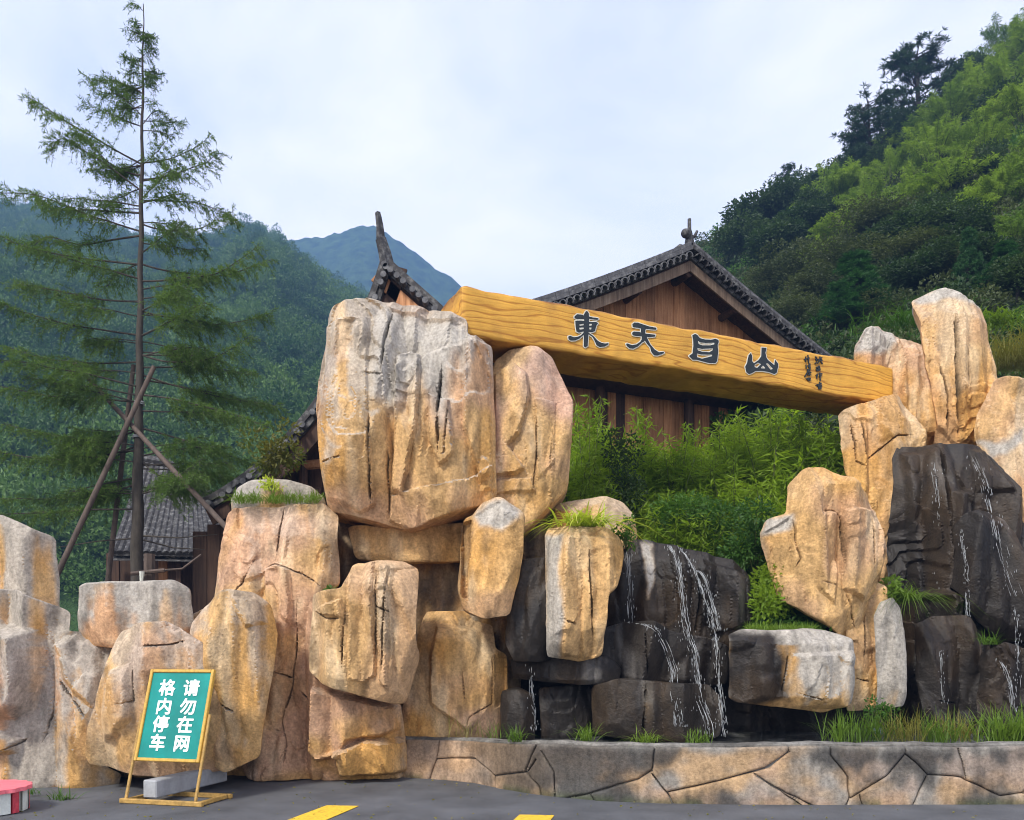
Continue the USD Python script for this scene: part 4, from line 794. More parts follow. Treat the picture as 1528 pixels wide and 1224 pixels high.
# ------------------------------------------------------------------ green sign on a yellow stand
M_yframe = simple('yellow_frame_paint', (0.50, 0.30, 0.05), 0.5, 0.25, 25, 0.15)
M_ystand = simple('worn_yellow_paint', (0.36, 0.22, 0.06), 0.55, 0.4, 18, 0.2)
M_green = usdkit.material(stage, LK + 'sign_green', {'g': ('texture_coordinate', {}), 'n': ('noise_texture', {'scale': 2.2, 'detail': 3}), 'r': ('rgb_ramp', {'ramp': [(0.35, (0.0, 0.17, 0.145)), (0.65, (0.0, 0.25, 0.22))]}), 'p': ('principled_bsdf', {'roughness': 0.35, 'specular_ior_level': 0.3})},
    [('g.object', 'n.vector'), ('n.fac', 'r.fac'), ('r.color', 'p.base_color')], surface='p.BSDF')
M_white = simple('white_letter_paint', (0.80, 0.80, 0.78), 0.5, 0.05, 10)
sgn = thing('parking_sign', 'green board with eight white Chinese characters in a yellow frame, leaning back on its stand', 'sign', (-3.72, 8.84, 0), math.radians(-14))
LEAN = math.radians(16)
def tilt(vf_):
    v, f = vf_
    v = np.array(v)
    c, s = math.cos(LEAN), math.sin(LEAN)
    return np.stack([v[:, 0], v[:, 1] * c + v[:, 2] * s, v[:, 2] * c - v[:, 1] * s], 1), f      # leans back, its top away from the camera
BW, B0, B1 = .80, .455, 1.475
obj('board', tilt(bevel_box(BW - .05, .018, B1 - B0 - .05, .003, (0, 0, (B0 + B1) / 2))), M_green, sgn)
for sx_ in (-1, 1):
    obj('frame_bar', tilt(bevel_box(.035, .045, B1 - B0, .006, (sx_ * (BW / 2 - .0175), -.006, (B0 + B1) / 2))), M_yframe, sgn)
for z_ in (B0 + .018, B1 - .018):
    obj('frame_bar', tilt(bevel_box(BW - .071, .043, .035, .006, (0, -.006, z_))), M_yframe, sgn)
for sx_ in (-1, 1):
    obj('leg', tilt(tube([(sx_ * (BW / 2 + .022), 0, .0), (sx_ * (BW / 2 + .022), 0, .98)], .017, 8)), M_ystand, sgn, 40)
obj('base_bar', bevel_box(1.0, .05, .05, .006, (.02, 0, .027)), M_ystand, sgn)
obj('base_bar', bevel_box(.95, .05, .05, .006, (.05, .52, .027)), M_ystand, sgn)
for sx_ in (-1, 1):
    obj('base_bar', bevel_box(.045, .468, .045, .006, (sx_ * .44 + .03, .26, .027)), M_ystand, sgn)
HH = B1 - B0 - .07
for k, rings in enumerate(GLYPHS):
    col, row = (0.148, k) if k < 4 else (-0.152, k - 4)
    g = unary_union([Polygon(r[0], r[1:]).buffer(0) for r in rings])
    v, f = extrude(g, .004)
    sc = .00205
    zc = B1 - .035 - HH * (.180, .400, .608, .822)[row]
    v2 = np.stack([v[:, 0] * sc + col, -.0105 - v[:, 2], v[:, 1] * sc * .93 + zc], 1)
    obj('sign_character', tilt((v2, f)), M_white, sgn)
M_conc = simple('concrete', (0.30, 0.31, 0.32), 0.85, 0.2, 9, 0.4, 60)
a0, a1 = np.array([-3.86, 8.92]), np.array([-3.52, 10.15])
dv = a1 - a0
obj('concrete_block', (lambda vf_: (np.stack([vf_[0][:, 0] * math.cos(math.atan2(dv[1], dv[0])) - vf_[0][:, 1] * math.sin(math.atan2(dv[1], dv[0])) + (a0 + a1)[0] / 2, vf_[0][:, 0] * math.sin(math.atan2(dv[1], dv[0])) + vf_[0][:, 1] * math.cos(math.atan2(dv[1], dv[0])) + (a0 + a1)[1] / 2, vf_[0][:, 2]], 1), vf_[1]))(bevel_box(float(np.hypot(*dv)), .17, .19, .012, (0, 0, .152))), M_conc,
    None, False, None, 'grey concrete beam lying across the base of the green sign stand', 'concrete block')
# pink drum at the left edge
M_pink = simple('pink_paint', (0.80, 0.17, 0.20), 0.5, 0.15, 12)
M_redp = simple('red_paint', (0.50, 0.05, 0.07), 0.55, 0.35, 14)
M_wpan = simple('dirty_white_paint', (0.58, 0.60, 0.54), 0.6, 0.2, 9)
dr = thing('planter_drum', 'low round drum with pink scalloped lid and red and white striped sides', 'drum', (-5.36, 8.45, 0))
DR, NP = .43, 18
for k in range(NP):
    a0_, a1_ = 2 * PI * k / NP + .012, 2 * PI * (k + (.62 if k % 2 else 1.0)) / NP - .012
    a0_ = 2 * PI * (k - (.38 if k % 2 == 0 and k else 0)) / NP + .012 if k % 2 == 0 else a0_
    an = np.linspace(a0_, a1_, 5)
    ro, ri = DR * (1.0 if k % 2 else .975), DR * .9
    sec = [np.stack([r_ * np.cos(an), r_ * np.sin(an), np.full(5, z_)], 1) for r_, z_ in ((ri, .01), (ro, .01), (ro, .215), (ri, .215))]
    v = np.vstack(sec); qf = []
    for a in range(4):
        for b in range(4):
            qf.append([a * 5 + b, a * 5 + b + 1, ((a + 1) % 4) * 5 + b + 1, ((a + 1) % 4) * 5 + b])
    obj('red_panel' if k % 2 else 'white_panel', (v, np.array(qf)), M_redp if k % 2 else M_wpan, dr)
an = np.linspace(0, 2 * PI, 96, endpoint=False)
rr = DR * 1.045 + .012 * np.cos(an * 18)
pl = Polygon(np.stack([rr * np.cos(an), rr * np.sin(an)], 1))
obj('lid', extrude(pl, .04, .218), M_pink, dr)
obj('drum_core', extrude(Polygon(np.stack([DR * .88 * np.cos(an), DR * .88 * np.sin(an)], 1)), .20, .008), M_redp, dr)
# yellow road markings
for lab, q in (('left yellow stripe painted on the asphalt, the longer one', [(-1.94, 8.78), (-1.60, 8.74), (-1.98, 7.2), (-2.36, 7.2)]), ('right yellow stripe painted on the asphalt, only its tip in view', [(.075, 8.27), (.415, 8.24), (.14, 6.9), (-.24, 6.9)])):
    v, f = extrude(Polygon(q), .004, .004)
    obj('road_marking', (v, f), M_paint, None, False, None, lab, 'road marking')
# ------------------------------------------------------------------ wooden house with a tiled gable roof, behind the beam
def wood(name, a, b, rough=.7):
    return usdkit.material(stage, LK + name, {
        'g': ('texture_coordinate', {}), 'oi': ('object_info', {}), 'mp': ('mapping', {'scale': (1, 1, .07)}), 'n': ('noise_texture', {'scale': 22, 'detail': 6, 'roughness': .65}), 'n2': ('noise_texture', {'scale': 1.1, 'detail': 4}),
        'cx': ('combine_xyz', {}), 'ad': ('vector_math', {'math_type': 'add'}), 'ml': ('math', {'math_type': 'multiply', 'value2': 37.0}),
        'r': ('rgb_ramp', {'ramp': [(0.25, tuple(np.array(a) * .45)), (0.45, a), (0.7, b)]}),
        'rr': ('map_range', {'from_min': 0, 'from_max': 1, 'to_min': .72, 'to_max': 1.2, 'clamp': True}), 'r2': ('map_range', {'from_min': .3, 'from_max': .7, 'to_min': .7, 'to_max': 1.15, 'clamp': True}), 'mm': ('math', {'math_type': 'multiply'}),
        'mul': ('vector_math', {'math_type': 'multiply'}), 'b': ('bump', {'strength': .3, 'distance': .006}), 'p': ('principled_bsdf', {'roughness': rough, 'specular_ior_level': .3})},
        [('oi.random', 'ml.value1'), ('ml.value', 'cx.z'), ('ml.value', 'cx.x'), ('g.object', 'ad.vector1'), ('cx.vector', 'ad.vector2'), ('ad.vector', 'mp.vector'), ('mp.vector', 'n.vector'), ('g.object', 'n2.vector'), ('n.fac', 'r.fac'), ('oi.random', 'rr.value'), ('n2.fac', 'r2.value'), ('rr.result', 'mm.value1'), ('r2.result', 'mm.value2'), ('r.color', 'mul.vector1'), ('mm.value', 'mul.vector2'), ('mul.vector', 'p.base_color'), ('n.fac', 'b.height'), ('b.normal', 'p.normal')], surface='p.BSDF')
M_plank = wood('red_brown_planks', (0.40, 0.18, 0.075), (0.55, 0.28, 0.135))
M_dplank = wood('dark_planks', (0.055, 0.026, 0.014), (0.10, 0.05, 0.028))
M_barge = wood('weathered_board', (0.13, 0.085, 0.055), (0.22, 0.16, 0.11))
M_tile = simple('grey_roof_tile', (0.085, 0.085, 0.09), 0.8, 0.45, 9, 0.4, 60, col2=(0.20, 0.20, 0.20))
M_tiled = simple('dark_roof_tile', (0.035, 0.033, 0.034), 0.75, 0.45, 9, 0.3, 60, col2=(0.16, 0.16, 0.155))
TH = math.radians(23)
hs = thing('wooden_house', 'wooden house with reddish plank gable and grey tiled roof, behind the yellow beam', 'house', (3.87, 18.0, 0), TH)
K, PZ, RL = .495, 10.46, 4.75
def rk(x): return PZ - K * abs(x) + .012 * abs(x) * (abs(x) - 4)       # top of the rake, a little hollow
def along(side, x0, x1, y0, y1, zt, zb, n=24, up=None):
    """a strip following the rake between heights zt and zb below its top"""
    xs = np.linspace(x0, x1, n); V = []
    for x in xs:
        V += [(side * x, y0, rk(x) + zb), (side * x, y1, rk(x) + zb), (side * x, y1, rk(x) + zt), (side * x, y0, rk(x) + zt)]
    V = np.array(V); F = []
    for i in range(n - 1):
        for j in range(4):
            a, b = i * 4 + j, i * 4 + (j + 1) % 4
            F.append([a, b, b + 4, a + 4] if side > 0 else [a, a + 4, b + 4, b])
    F += [[0, 3, 2, 1], [n * 4 - 4, n * 4 - 3, n * 4 - 2, n * 4 - 1]] if side > 0 else [[0, 1, 2, 3], [n * 4 - 4, n * 4 - 1, n * 4 - 2, n * 4 - 3]]
    return V, np.array(F)
for s_ in (-1, 1):
    obj('roof_slab', along(s_, 0.004, RL, .10, 9.0, -.36, -.44), M_dplank, hs)
    obj('tile_layer', along(s_, 0.004, RL, .04, 9.0, -.27, -.355), M_tile, hs)
    obj('barge_board', along(s_, 0.004, RL - .05, .06, .098, -.40, -.62), M_barge, hs)
    xs = np.linspace(.02, RL, 17)
    for a, b in zip(xs[:-1], xs[1:]):       # two courses of ridge tiles down the verge
        obj('ridge_tile', along(s_, a + .006, b - .006, -.02, .26, 0, -.085, 3), M_tile, hs)
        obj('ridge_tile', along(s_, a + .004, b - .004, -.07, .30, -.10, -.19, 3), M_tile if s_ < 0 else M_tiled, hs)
    nt = 30
    for i in range(nt):                      # curved tile ends under the verge
        x = .12 + (RL - .15) * i / (nt - 1)
        an = np.linspace(-.25 * PI, 1.05 * PI, 8)
        R_, r_ = .085, .062
        prof = np.vstack([np.stack([R_ * np.cos(an), R_ * np.sin(an)], 1), np.stack([r_ * np.cos(an), r_ * np.sin(an)], 1)[::-1]])
        v, f = extrude(Polygon(prof).buffer(0), .30)
        c_, sn = math.cos(-.45 * s_), math.sin(-.45 * s_)
        px_, pz_ = v[:, 0] * c_ - v[:, 1] * sn, v[:, 0] * sn + v[:, 1] * c_
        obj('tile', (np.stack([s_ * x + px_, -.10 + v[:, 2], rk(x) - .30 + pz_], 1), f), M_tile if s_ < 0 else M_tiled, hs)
    for x in (1.25, 2.55, 3.75):
        obj('purlin', tube([(s_ * x, .12, rk(x) - .56), (s_ * x, 1.0, rk(x) - .56)], .085, 10), M_dplank, hs, 40)
obj('purlin', tube([(0, .12, PZ - .62), (0, 1.0, PZ - .62)], .10, 10), M_dplank, hs, 40)
rng = np.random.default_rng(11)
x = -4.3
while x < 4.3:
    w_ = rng.uniform(.21, .30)
    zt = min(rk(x), rk(x + w_)) - .46
    zb = 8.02
    dy = rng.uniform(-.012, .012)
    if zt > zb + .05:
        v = np.array([(x + .004, .66 + dy, zb), (x + w_ - .004, .66 + dy, zb), (x + w_ - .004, .70 + dy, zb), (x + .004, .70 + dy, zb), (x + .004, .66 + dy, rk(x) - .46), (x + w_ - .004, .66 + dy, rk(x + w_) - .46), (x + w_ - .004, .70 + dy, rk(x + w_) - .46), (x + .004, .70 + dy, rk(x) - .46)])
        m = trimesh.convex.convex_hull(v)
        obj('plank', vf(m), M_plank, hs)
    v, f = bevel_box(w_ - .008, .035, 3.6, .004, (x + w_ / 2, 1.95 + dy, 6.1))
    obj('plank', (v, f), M_plank if rng.random() < .75 else M_dplank, hs)
    x += w_
v, f = extrude(Polygon([(-3.9, 8.02), (3.9, 8.02), (0, PZ - .52)]), .04); obj("gable_back", (np.stack([v[:, 0], 1.02 + v[:, 2], v[:, 1]], 1)[:, :], f[:, ::-1]), M_dplank, hs)
obj('tie_beam', bevel_box(8.8, .26, .30, .02, (0, .86, 7.88)), M_dplank, hs)
obj('floor_boards', bevel_box(8.6, 1.2, .10, .01, (0, 1.52, 7.70)), M_dplank, hs)
for z_, y_ in ((5.9, 1.75), (5.62, 1.70), (5.3, 1.7)):
    obj('rail', bevel_box(7.6, .12, .14, .015, (-.2, y_, z_)), M_plank if z_ > 5.4 else M_dplank, hs)
for xx in (-3.6, -1.3, 1.1, 3.5):
    obj('post', tube([(xx, 1.72, 3.5), (xx, 1.72, 7.7)], .11, 10), M_dplank, hs, 40)
obj('rear_wall', bevel_box(7.8, 6.5, 6.8, .05, (0, 5.3, 5.0)), M_dplank, hs)
orn = obj('ridge_finial', tube([(0, .1, PZ - .05), (0, .1, PZ + .10), (0, .1, PZ + .30), (.0, .1, PZ + .52)], [.11, .09, .042, .038], 8), M_tiled, hs, 40)
b_ = trimesh.creation.icosphere(2, .10); b_.apply_translation((-.13, .05, PZ + .16)); obj('finial_ball', vf(b_), M_tiled, orn, 60)
obj('finial_arm', tube([(.02, .1, PZ + .12), (.14, .1, PZ + .17), (.20, .1, PZ + .30)], [.045, .04, .028], 7), M_tiled, orn, 40)
obj('roof_ridge', bevel_box(.26, 8.6, .30, .05, (0, 4.6, PZ - .07)), M_tiled, hs)
# ------------------------------------------------------------------ pavilion with the upturned horn, behind the giant block
YB = 15.0
pv = thing('pavilion', 'pavilion roof with a tall dark upturned horn, rising behind the giant hanging block', 'pavilion')
def sweep(px_pts, Y0, Y1, t0, t1, n=40):
    """a board that follows a picture line at distance Y0, from t0 to t1 below it, back to Y1"""
    P = U(*np.array(px_pts, float).T, Y0)[:, [0, 2]]
    L = np.concatenate([[0], np.cumsum(np.linalg.norm(np.diff(P, axis=0), axis=1))])
    s = np.linspace(0, L[-1], n)
    fx, fz = PchipInterpolator(L, P[:, 0]), PchipInterpolator(L, P[:, 1])
    x, z = fx(s), fz(s)
    tx, tz = fx(s, 1), fz(s, 1)
    l = np.hypot(tx, tz)
    nx, nz = tz / l, -tx / l
    sg_ = np.where(nz.mean() < 0, 1, -1)
    nx, nz = nx * sg_, nz * sg_
    V = np.stack([np.stack([x + nx * t, np.full(n, y), z + nz * t], 1) for t, y in ((t0, Y0), (t1, Y0), (t1, Y1), (t0, Y1))], 1).reshape(-1, 3)
    F = []
    for i in range(n - 1):
        for j in range(4):
            a, b = i * 4 + j, i * 4 + (j + 1) % 4
            F.append([a, b, b + 4, a + 4] if sg_ * 1 < 0 else [a, a + 4, b + 4, b])
    F += [[0, 3, 2, 1], [n * 4 - 4, n * 4 - 3, n * 4 - 2, n * 4 - 1]]
    return (V, np.array(F)), (x, z, nx, nz)
LR = [(574, 392), (556, 445), (528, 510), (475, 600), (430, 654), (380, 702), (302, 752)]
RR = [(577, 392), (606, 418), (640, 448), (690, 492), (760, 548)]
for line in (LR, RR):
    obj('roof_slab', sweep(line, YB + .12, YB + 5, .14, .24)[0], M_dplank, pv)
    obj('tile_layer', sweep(line, YB, YB + 5, .03, .135)[0], M_tiled, pv)
    (bm, (x_, z_, nx_, nz_)) = sweep(line, YB + .06, YB + .11, .20, .42)
    obj('barge_board', bm, M_plank if line is RR else M_dplank, pv)
    idx = np.linspace(1, len(x_) - 2, 26 if line is LR else 17).astype(int)
    for i in idx:
        b_ = trimesh.creation.cylinder(.055, .30, sections=9); b_.apply_transform(trimesh.transformations.rotation_matrix(PI / 2, [1, 0, 0])); b_.apply_translation((x_[i] + nx_[i] * .10, YB - .02, z_[i] + nz_[i] * .10))
        obj('tile', vf(b_), M_tile, pv, 40)
    (rm, _) = sweep(line, YB - .03, YB + .2, -.09, .02)
    obj('verge_ridge', rm, M_tiled, pv)
HP = U(np.array([578, 572, 568, 565, 563.5]), np.array([398, 378, 356, 336, 317]), YB + .05)
for k, (a, b, w0, w1) in enumerate(((0, 2, .13, .095), (2, 4, .08, .05))):
    obj('horn', tube(np.vstack([HP[a], (HP[a] + HP[b]) / 2 + [.012, 0, 0], HP[b]]), [w0, (w0 + w1) / 2, w1], 4), M_tiled, pv)
rngb = np.random.default_rng(5)
xx = -6.1
while xx < -.2:
    w_ = rngb.uniform(.2, .3)
    pxw = CX + (xx + w_ / 2) / (YB + 1) * FPX
    line = np.array(LR + RR[1:])
    zt = EYE + (HZ - np.interp(pxw, *zip(*sorted([(p[0], p[1]) for p in line])))) / FPX * YB - .35
    obj('plank', bevel_box(w_ - .01, .04, max(.3, zt - 1.5), .004, (xx + w_ / 2, YB + 1.0 + rngb.uniform(-.01, .01), (zt + 1.5) / 2)), M_dplank, pv)
    xx += w_
for pa, pb in (((350, 742), (480, 735)), ((400, 700), (480, 692)), ((452, 640), (452, 800))):
    obj('timber', tube(U(np.array([pa[0], pb[0]]), np.array([pa[1], pb[1]]), YB + .6), .09, 8), M_plank if pa[0] == 400 else M_dplank, pv, 40)
obj('rear_wall', bevel_box(6.0, 3.5, 3.0, .05, (-3.0, YB + 3.0, 1.6)), M_dplank, pv)
# ------------------------------------------------------------------ small lodge behind the young conifer
YC = 19.5
lg = thing('wooden_lodge', 'low wooden lodge with a sagging grey tiled roof behind the propped conifer', 'house')
ridge = [(210, 690), (250, 697), (275, 718), (300, 738), (330, 752), (420, 760)]
R3d = U(*np.array(ridge, float).T, YC + 2.6)
fxr = PchipInterpolator(np.array(ridge)[:, 0], np.arange(len(ridge)))
nrow = 26
for k in range(nrow):                        # rows of half-round tiles running down the slope
    t0_ = (len(ridge) - 1) * (k + .5) / nrow
    top = np.array([np.interp(t0_, np.arange(len(ridge)), R3d[:, j]) for j in range(3)])
    xe = 165 + (420 - 165) * (k + .5) / nrow
    bot = U(np.array([xe]), np.array([826 + 4 * k / nrow]), YC)[0]
    mid = (top + bot) / 2 - [0, 0, .22]
    tt = np.linspace(0, 1, 7)[:, None]
    pts = (1 - tt) ** 2 * top + 2 * tt * (1 - tt) * mid + tt ** 2 * bot
    obj('tile_row', tube(pts, .095, 7), M_tiled, lg, 40)
tt = np.linspace(0, 1, 8)
V = []
for k in range(31):
    t0_ = (len(ridge) - 1) * k / 30
    top = np.array([np.interp(t0_, np.arange(len(ridge)), R3d[:, j]) for j in range(3)])
    bot = U(np.array([165 + 255 * k / 30]), np.array([826 + 4 * k / 30]), YC)[0]
    mid = (top + bot) / 2 - [0, 0, .22]
    V.append((1 - tt[:, None]) ** 2 * top + 2 * tt[:, None] * (1 - tt[:, None]) * mid + tt[:, None] ** 2 * bot - [0, 0, .04])
V = np.array(V)
i, j = np.meshgrid(np.arange(30), np.arange(7), indexing='ij')
q = np.stack([i * 8 + j, i * 8 + j + 1, (i + 1) * 8 + j + 1, (i + 1) * 8 + j], -1).reshape(-1, 4)
top_, nV = V.reshape(-1, 3), V.size // 3
obj('roof', (np.vstack([top_, top_ - [0, 0, .12]]), np.vstack([q, q[:, ::-1] + nV])), M_tiled, lg)
obj('roof_ridge', tube(R3d + [0, 0, .1], .14, 6), M_tiled, lg, 40)
for px_ in (262, 284, 296):
    obj('tile', tube(U(np.array([px_, px_]), np.array([float(np.interp(px_, *zip(*ridge))) - 4] * 2), np.array([YC + 2.45, YC + 2.75])), .10, 8), M_tile, lg, 40)
def box_px(x0, y0, x1, y1, Y, t):
    a, b = U(np.array([x0, x1]), np.array([y1, y0]), Y)
    return bevel_box(b[0] - a[0], t, b[2] - a[2], .01, ((a[0] + b[0]) / 2, Y + t / 2, (a[2] + b[2]) / 2))
obj('back_wall', box_px(160, 825, 430, 985, YC + 1.6, .1), M_dplank, lg)
for x0, x1 in ((163, 178), (179, 197), (198, 214), (236, 250), (251, 262)):
    obj('plank', box_px(x0, 832, x1, 985, YC + .8, .05), M_plank if x0 == 236 else M_dplank, lg)
for x0, x1, mt in ((262, 270, M_dplank), (296, 303, M_barge), (340, 348, M_dplank), (158, 163, M_dplank)):
    obj('post', box_px(x0, 828, x1, 985, YC + .35, .12), mt, lg)
obj('eave_beam', box_px(158, 826, 430, 836, YC + .3, .14), M_dplank, lg)
obj('rail', box_px(262, 926, 400, 934, YC + .32, .1), M_barge, lg)
# ------------------------------------------------------------------ leaves, blades
L_bamboo = leaf_mat('bamboo_leaf', (.045, .11, .012), (.25, .36, .03), .25, rnd=.55, nscale=.35)
L_dwarf = leaf_mat('dwarf_bamboo_leaf', (.10, .18, .012), (.27, .38, .035), .5)
L_broad = leaf_mat('broad_leaf', (.014, .035, .010), (.05, .085, .022), .25)
L_olive = leaf_mat('olive_leaf', (.028, .045, .014), (.085, .105, .035), .25)
L_pine = leaf_mat('pine_needle', (.014, .038, .018), (.045, .085, .036), .15)
L_soft = leaf_mat('soft_needle', (.012, .050, .010), (.035, .11, .02), .2)
L_conifer = leaf_mat('conifer_needle', (.028, .068, .020), (.115, .19, .034), .3)
L_forest = leaf_mat('forest_leaf', (.012, .048, .012), (.080, .150, .026), .2, rnd=.7, nscale=.04)
L_grass = leaf_mat('grass_blade', (.05, .11, .012), (.17, .26, .03), .3)
L_gold = leaf_mat('dry_grass_blade', (.11, .12, .02), (.28, .24, .06), .3)
L_spider = leaf_mat('yellow_green_blade', (.26, .36, .03), (.50, .54, .09), .35)
L_red = leaf_mat('reddish_leaf', (.05, .10, .012), (.15, .10, .025), .3, rnd=.2)
L_creep = leaf_mat('creeper_leaf', (.02, .065, .010), (.08, .17, .02), .3)
M_bark = simple('bark', (.05, .042, .034), .9, .4, 12, .6, 40, stretch=(1, 1, .25))
M_pole = simple('pole_wood', (.085, .062, .05), .85, .4, 10, .4, 50, stretch=(1, 1, .3))
M_stem = simple('stem', (.08, .10, .03), .8, .3, 12)
def unit(v): return v / (np.linalg.norm(v, axis=-1, keepdims=True) + 1e-9)
def leaves(P, D, L, W, rng, fold=.25):
    """pointed leaves: base, two shoulders, tip"""
    n = len(P)
    D = unit(D)
    S = unit(np.cross(D, unit(rng.normal(0, 1, (n, 3)) + [0, 0, .8])))
    N = np.cross(S, D)
    L = np.broadcast_to(L, (n,))[:, None] * rng.uniform(.7, 1.25, (n, 1)); W = np.broadcast_to(W, (n,))[:, None] * rng.uniform(.75, 1.2, (n, 1))
    m = P + D * L * .42 + N * W * fold
    v = np.stack([P, m + S * W / 2, P + D * L, m - S * W / 2], 1).reshape(-1, 3)
    b = np.arange(n)[:, None] * 4
    return v, np.vstack([b + [0, 1, 2], b + [0, 2, 3]])
def blades(base, L, W, lean, rng, seg=4, up=1.0, droop=1.0):
    """arching grass blades from base points"""
    n = len(base)
    az = rng.uniform(0, 2 * PI, n)
    H = np.stack([np.cos(az), np.sin(az), np.zeros(n)], 1)
    Ls = L * rng.uniform(.55, 1.2, n); ln = lean * rng.uniform(.2, 1.3, n)
    t = np.linspace(0, 1, seg + 1)
    hx = Ls[:, None] * (ln[:, None] * t + .25 * ln[:, None] * t ** 2)
    hz = Ls[:, None] * (up * t - droop * ln[:, None] * .75 * t ** 2.2)
    C = base[:, None] + H[:, None] * hx[..., None] + np.array([0, 0, 1.0]) * hz[..., None]
    S = np.stack([-np.sin(az), np.cos(az), np.zeros(n)], 1)[:, None]
    w = (W * np.array([.7, 1, .85, .55, .06])[:seg + 1] if seg == 4 else W * np.linspace(1, .06, seg + 1))[None, :, None] * rng.uniform(.7, 1.2, (n, 1, 1))
    v = np.stack([C - S * w / 2, C + S * w / 2], 2).reshape(-1, 3)
    k = 2 * (seg + 1)
    b = (np.arange(n) * k)[:, None, None]
    s = np.arange(seg)[None, :, None] * 2
    q = (b + s + np.array([0, 1, 3, 2])[None, None]).reshape(-1, 4)
    return v, np.vstack([q[:, [0, 1, 2]], q[:, [0, 2, 3]]])
# ------------------------------------------------------------------ terrain
def bank_z(X, Y):
    return np.interp(Y, [10.4, 11.2, 12.2, 13.5, 16, 20], [1.35, 1.85, 2.7, 3.6, 4.9, 5.4]) + .12 * (X - 3) * sstep(13, 16, Y) * .3
def hill_z(X, Y):
    c = np.interp(Y, [12, 14, 17, 20, 28, 50, 70, 90, 140, 200], [1.0, 1.6, 5.2, 7.9, 12.6, 28.5, 43.5, 50, 56, 56])
    t = np.interp(Y, [12, 20, 40, 200], [.15, .35, .62, .62])
    z = c + t * (X - .429 * Y) + (fbm(np.stack([np.asarray(X) / 9, np.asarray(Y) / 9, np.zeros(np.shape(X))], -1), 3, 4) - .5) * 3.2 * sstep(20, 35, Y)
    return np.maximum(z, -.5)
def grid_sheet(xs, ys, fz):
    X, Y = np.meshgrid(xs, ys)
    v = np.stack([X, Y, fz(X, Y)], -1).reshape(-1, 3)
    n = len(xs)
    i, j = np.meshgrid(np.arange(len(ys) - 1), np.arange(n - 1), indexing='ij')
    q = np.stack([i * n + j, i * n + j + 1, (i + 1) * n + j + 1, (i + 1) * n + j], -1).reshape(-1, 4)
    return v, q
v, q = grid_sheet(np.linspace(2.95, 4.2, 24), np.linspace(10.5, 12.2, 16), lambda X, Y: bank_z(X, Y))
v2, q2 = grid_sheet(np.linspace(-.5, 5.2, 50), np.linspace(12.2, 19.5, 50), lambda X, Y: bank_z(X, Y) + (f2(X * 1.5, Y * 1.5, 3, 4) - .5) * .25)
obj('embankment', cat_mesh([(v, q), (v2, q2)]), M_under, None, True, kind='structure')
obj('hillside', grid_sheet(np.linspace(5.0, 110, 130), np.concatenate([np.linspace(14.2, 30, 24), np.linspace(31, 200, 90)]), hill_z), M_under, None, True, kind='structure')
def profile(pts):
    p = np.array(pts, float)
    return lambda px: np.interp(px, p[:, 0], p[:, 1])
HP1 = profile([(-900, 330), (-300, 335), (-100, 318), (0, 313), (60, 310), (110, 326), (160, 348), (220, 362), (300, 364), (340, 354), (380, 341), (410, 350), (440, 380), (470, 402), (500, 424), (540, 442), (600, 478), (700, 540), (800, 610), (1000, 760), (1300, 900)])
HP2 = profile([(-900, 470), (0, 440), (250, 400), (380, 372), (410, 355), (440, 350), (480, 347), (510, 339), (535, 330), (560, 331), (580, 343), (610, 363), (640, 386), (670, 406), (684, 416), (720, 444), (770, 480), (850, 540), (1000, 640), (1300, 800)])
Y1, Y2 = 330.0, 560.0
def hill1(X, Y):
    px = CX + X / np.maximum(Y, 40) * FPX
    top = EYE + (HZ - HP1(px)) / FPX * Y1
    t = np.clip((Y - 48) / (Y1 - 48), 0, 1.25)
    fall_ = np.where(t > 1, 1 - 2.2 * (t - 1), 1)
    ridge = (f2(X / 45, Y / 62, 4, 31) - .5) * 27 * np.clip(t, 0, 1) * (1 - np.clip(t, 0, 1)) * 3
    return np.maximum((top - 4) * np.minimum(t, 1) ** .92 * fall_ + ridge, -2) - 1
def hill2(X, Y):
    px = CX + X / np.maximum(Y, 40) * FPX
    top = EYE + (HZ - HP2(px)) / FPX * Y2
    t = np.clip((Y - 335) / (Y2 - 335), 0, 1.3)
    fall_ = np.where(t > 1, 1 - 2.0 * (t - 1), 1)
    return top * np.minimum(t, 1) ** .9 * fall_ - 3 + (f2(X / 56, Y / 75, 4, 37) - .5) * 38 * np.clip(t, 0, 1) * (1 - np.clip(t, 0, 1)) * 3 + (f2(X / 3.2, Y / 3.2, 3, 41) - .5) * 4.6
M_hill = usdkit.material(stage, LK + 'forest_slope', {'g': ('geometry', {}), 'n': ('noise_texture', {'scale': .16, 'detail': 6, 'roughness': .7}), 'r': ('rgb_ramp', {'ramp': [(.35, (.012, .03, .010)), (.65, (.045, .085, .025))]}), 'b': ('bump', {'strength': 1.0, 'distance': 3.0}), 'p': ('principled_bsdf', {'roughness': .95, 'specular_ior_level': .1})},
    [('g.position', 'n.vector'), ('n.fac', 'r.fac'), ('r.color', 'p.base_color'), ('n.fac', 'b.height'), ('b.normal', 'p.normal')], surface='p.BSDF')
obj('hills', grid_sheet(np.linspace(-430, 260, 180), np.linspace(46, 400, 110), hill1), M_hill, None, True, kind='structure')
obj('mountain', grid_sheet(np.linspace(-640, 270, 420), np.linspace(340, 680, 190), hill2), M_hill, None, True, kind='structure')
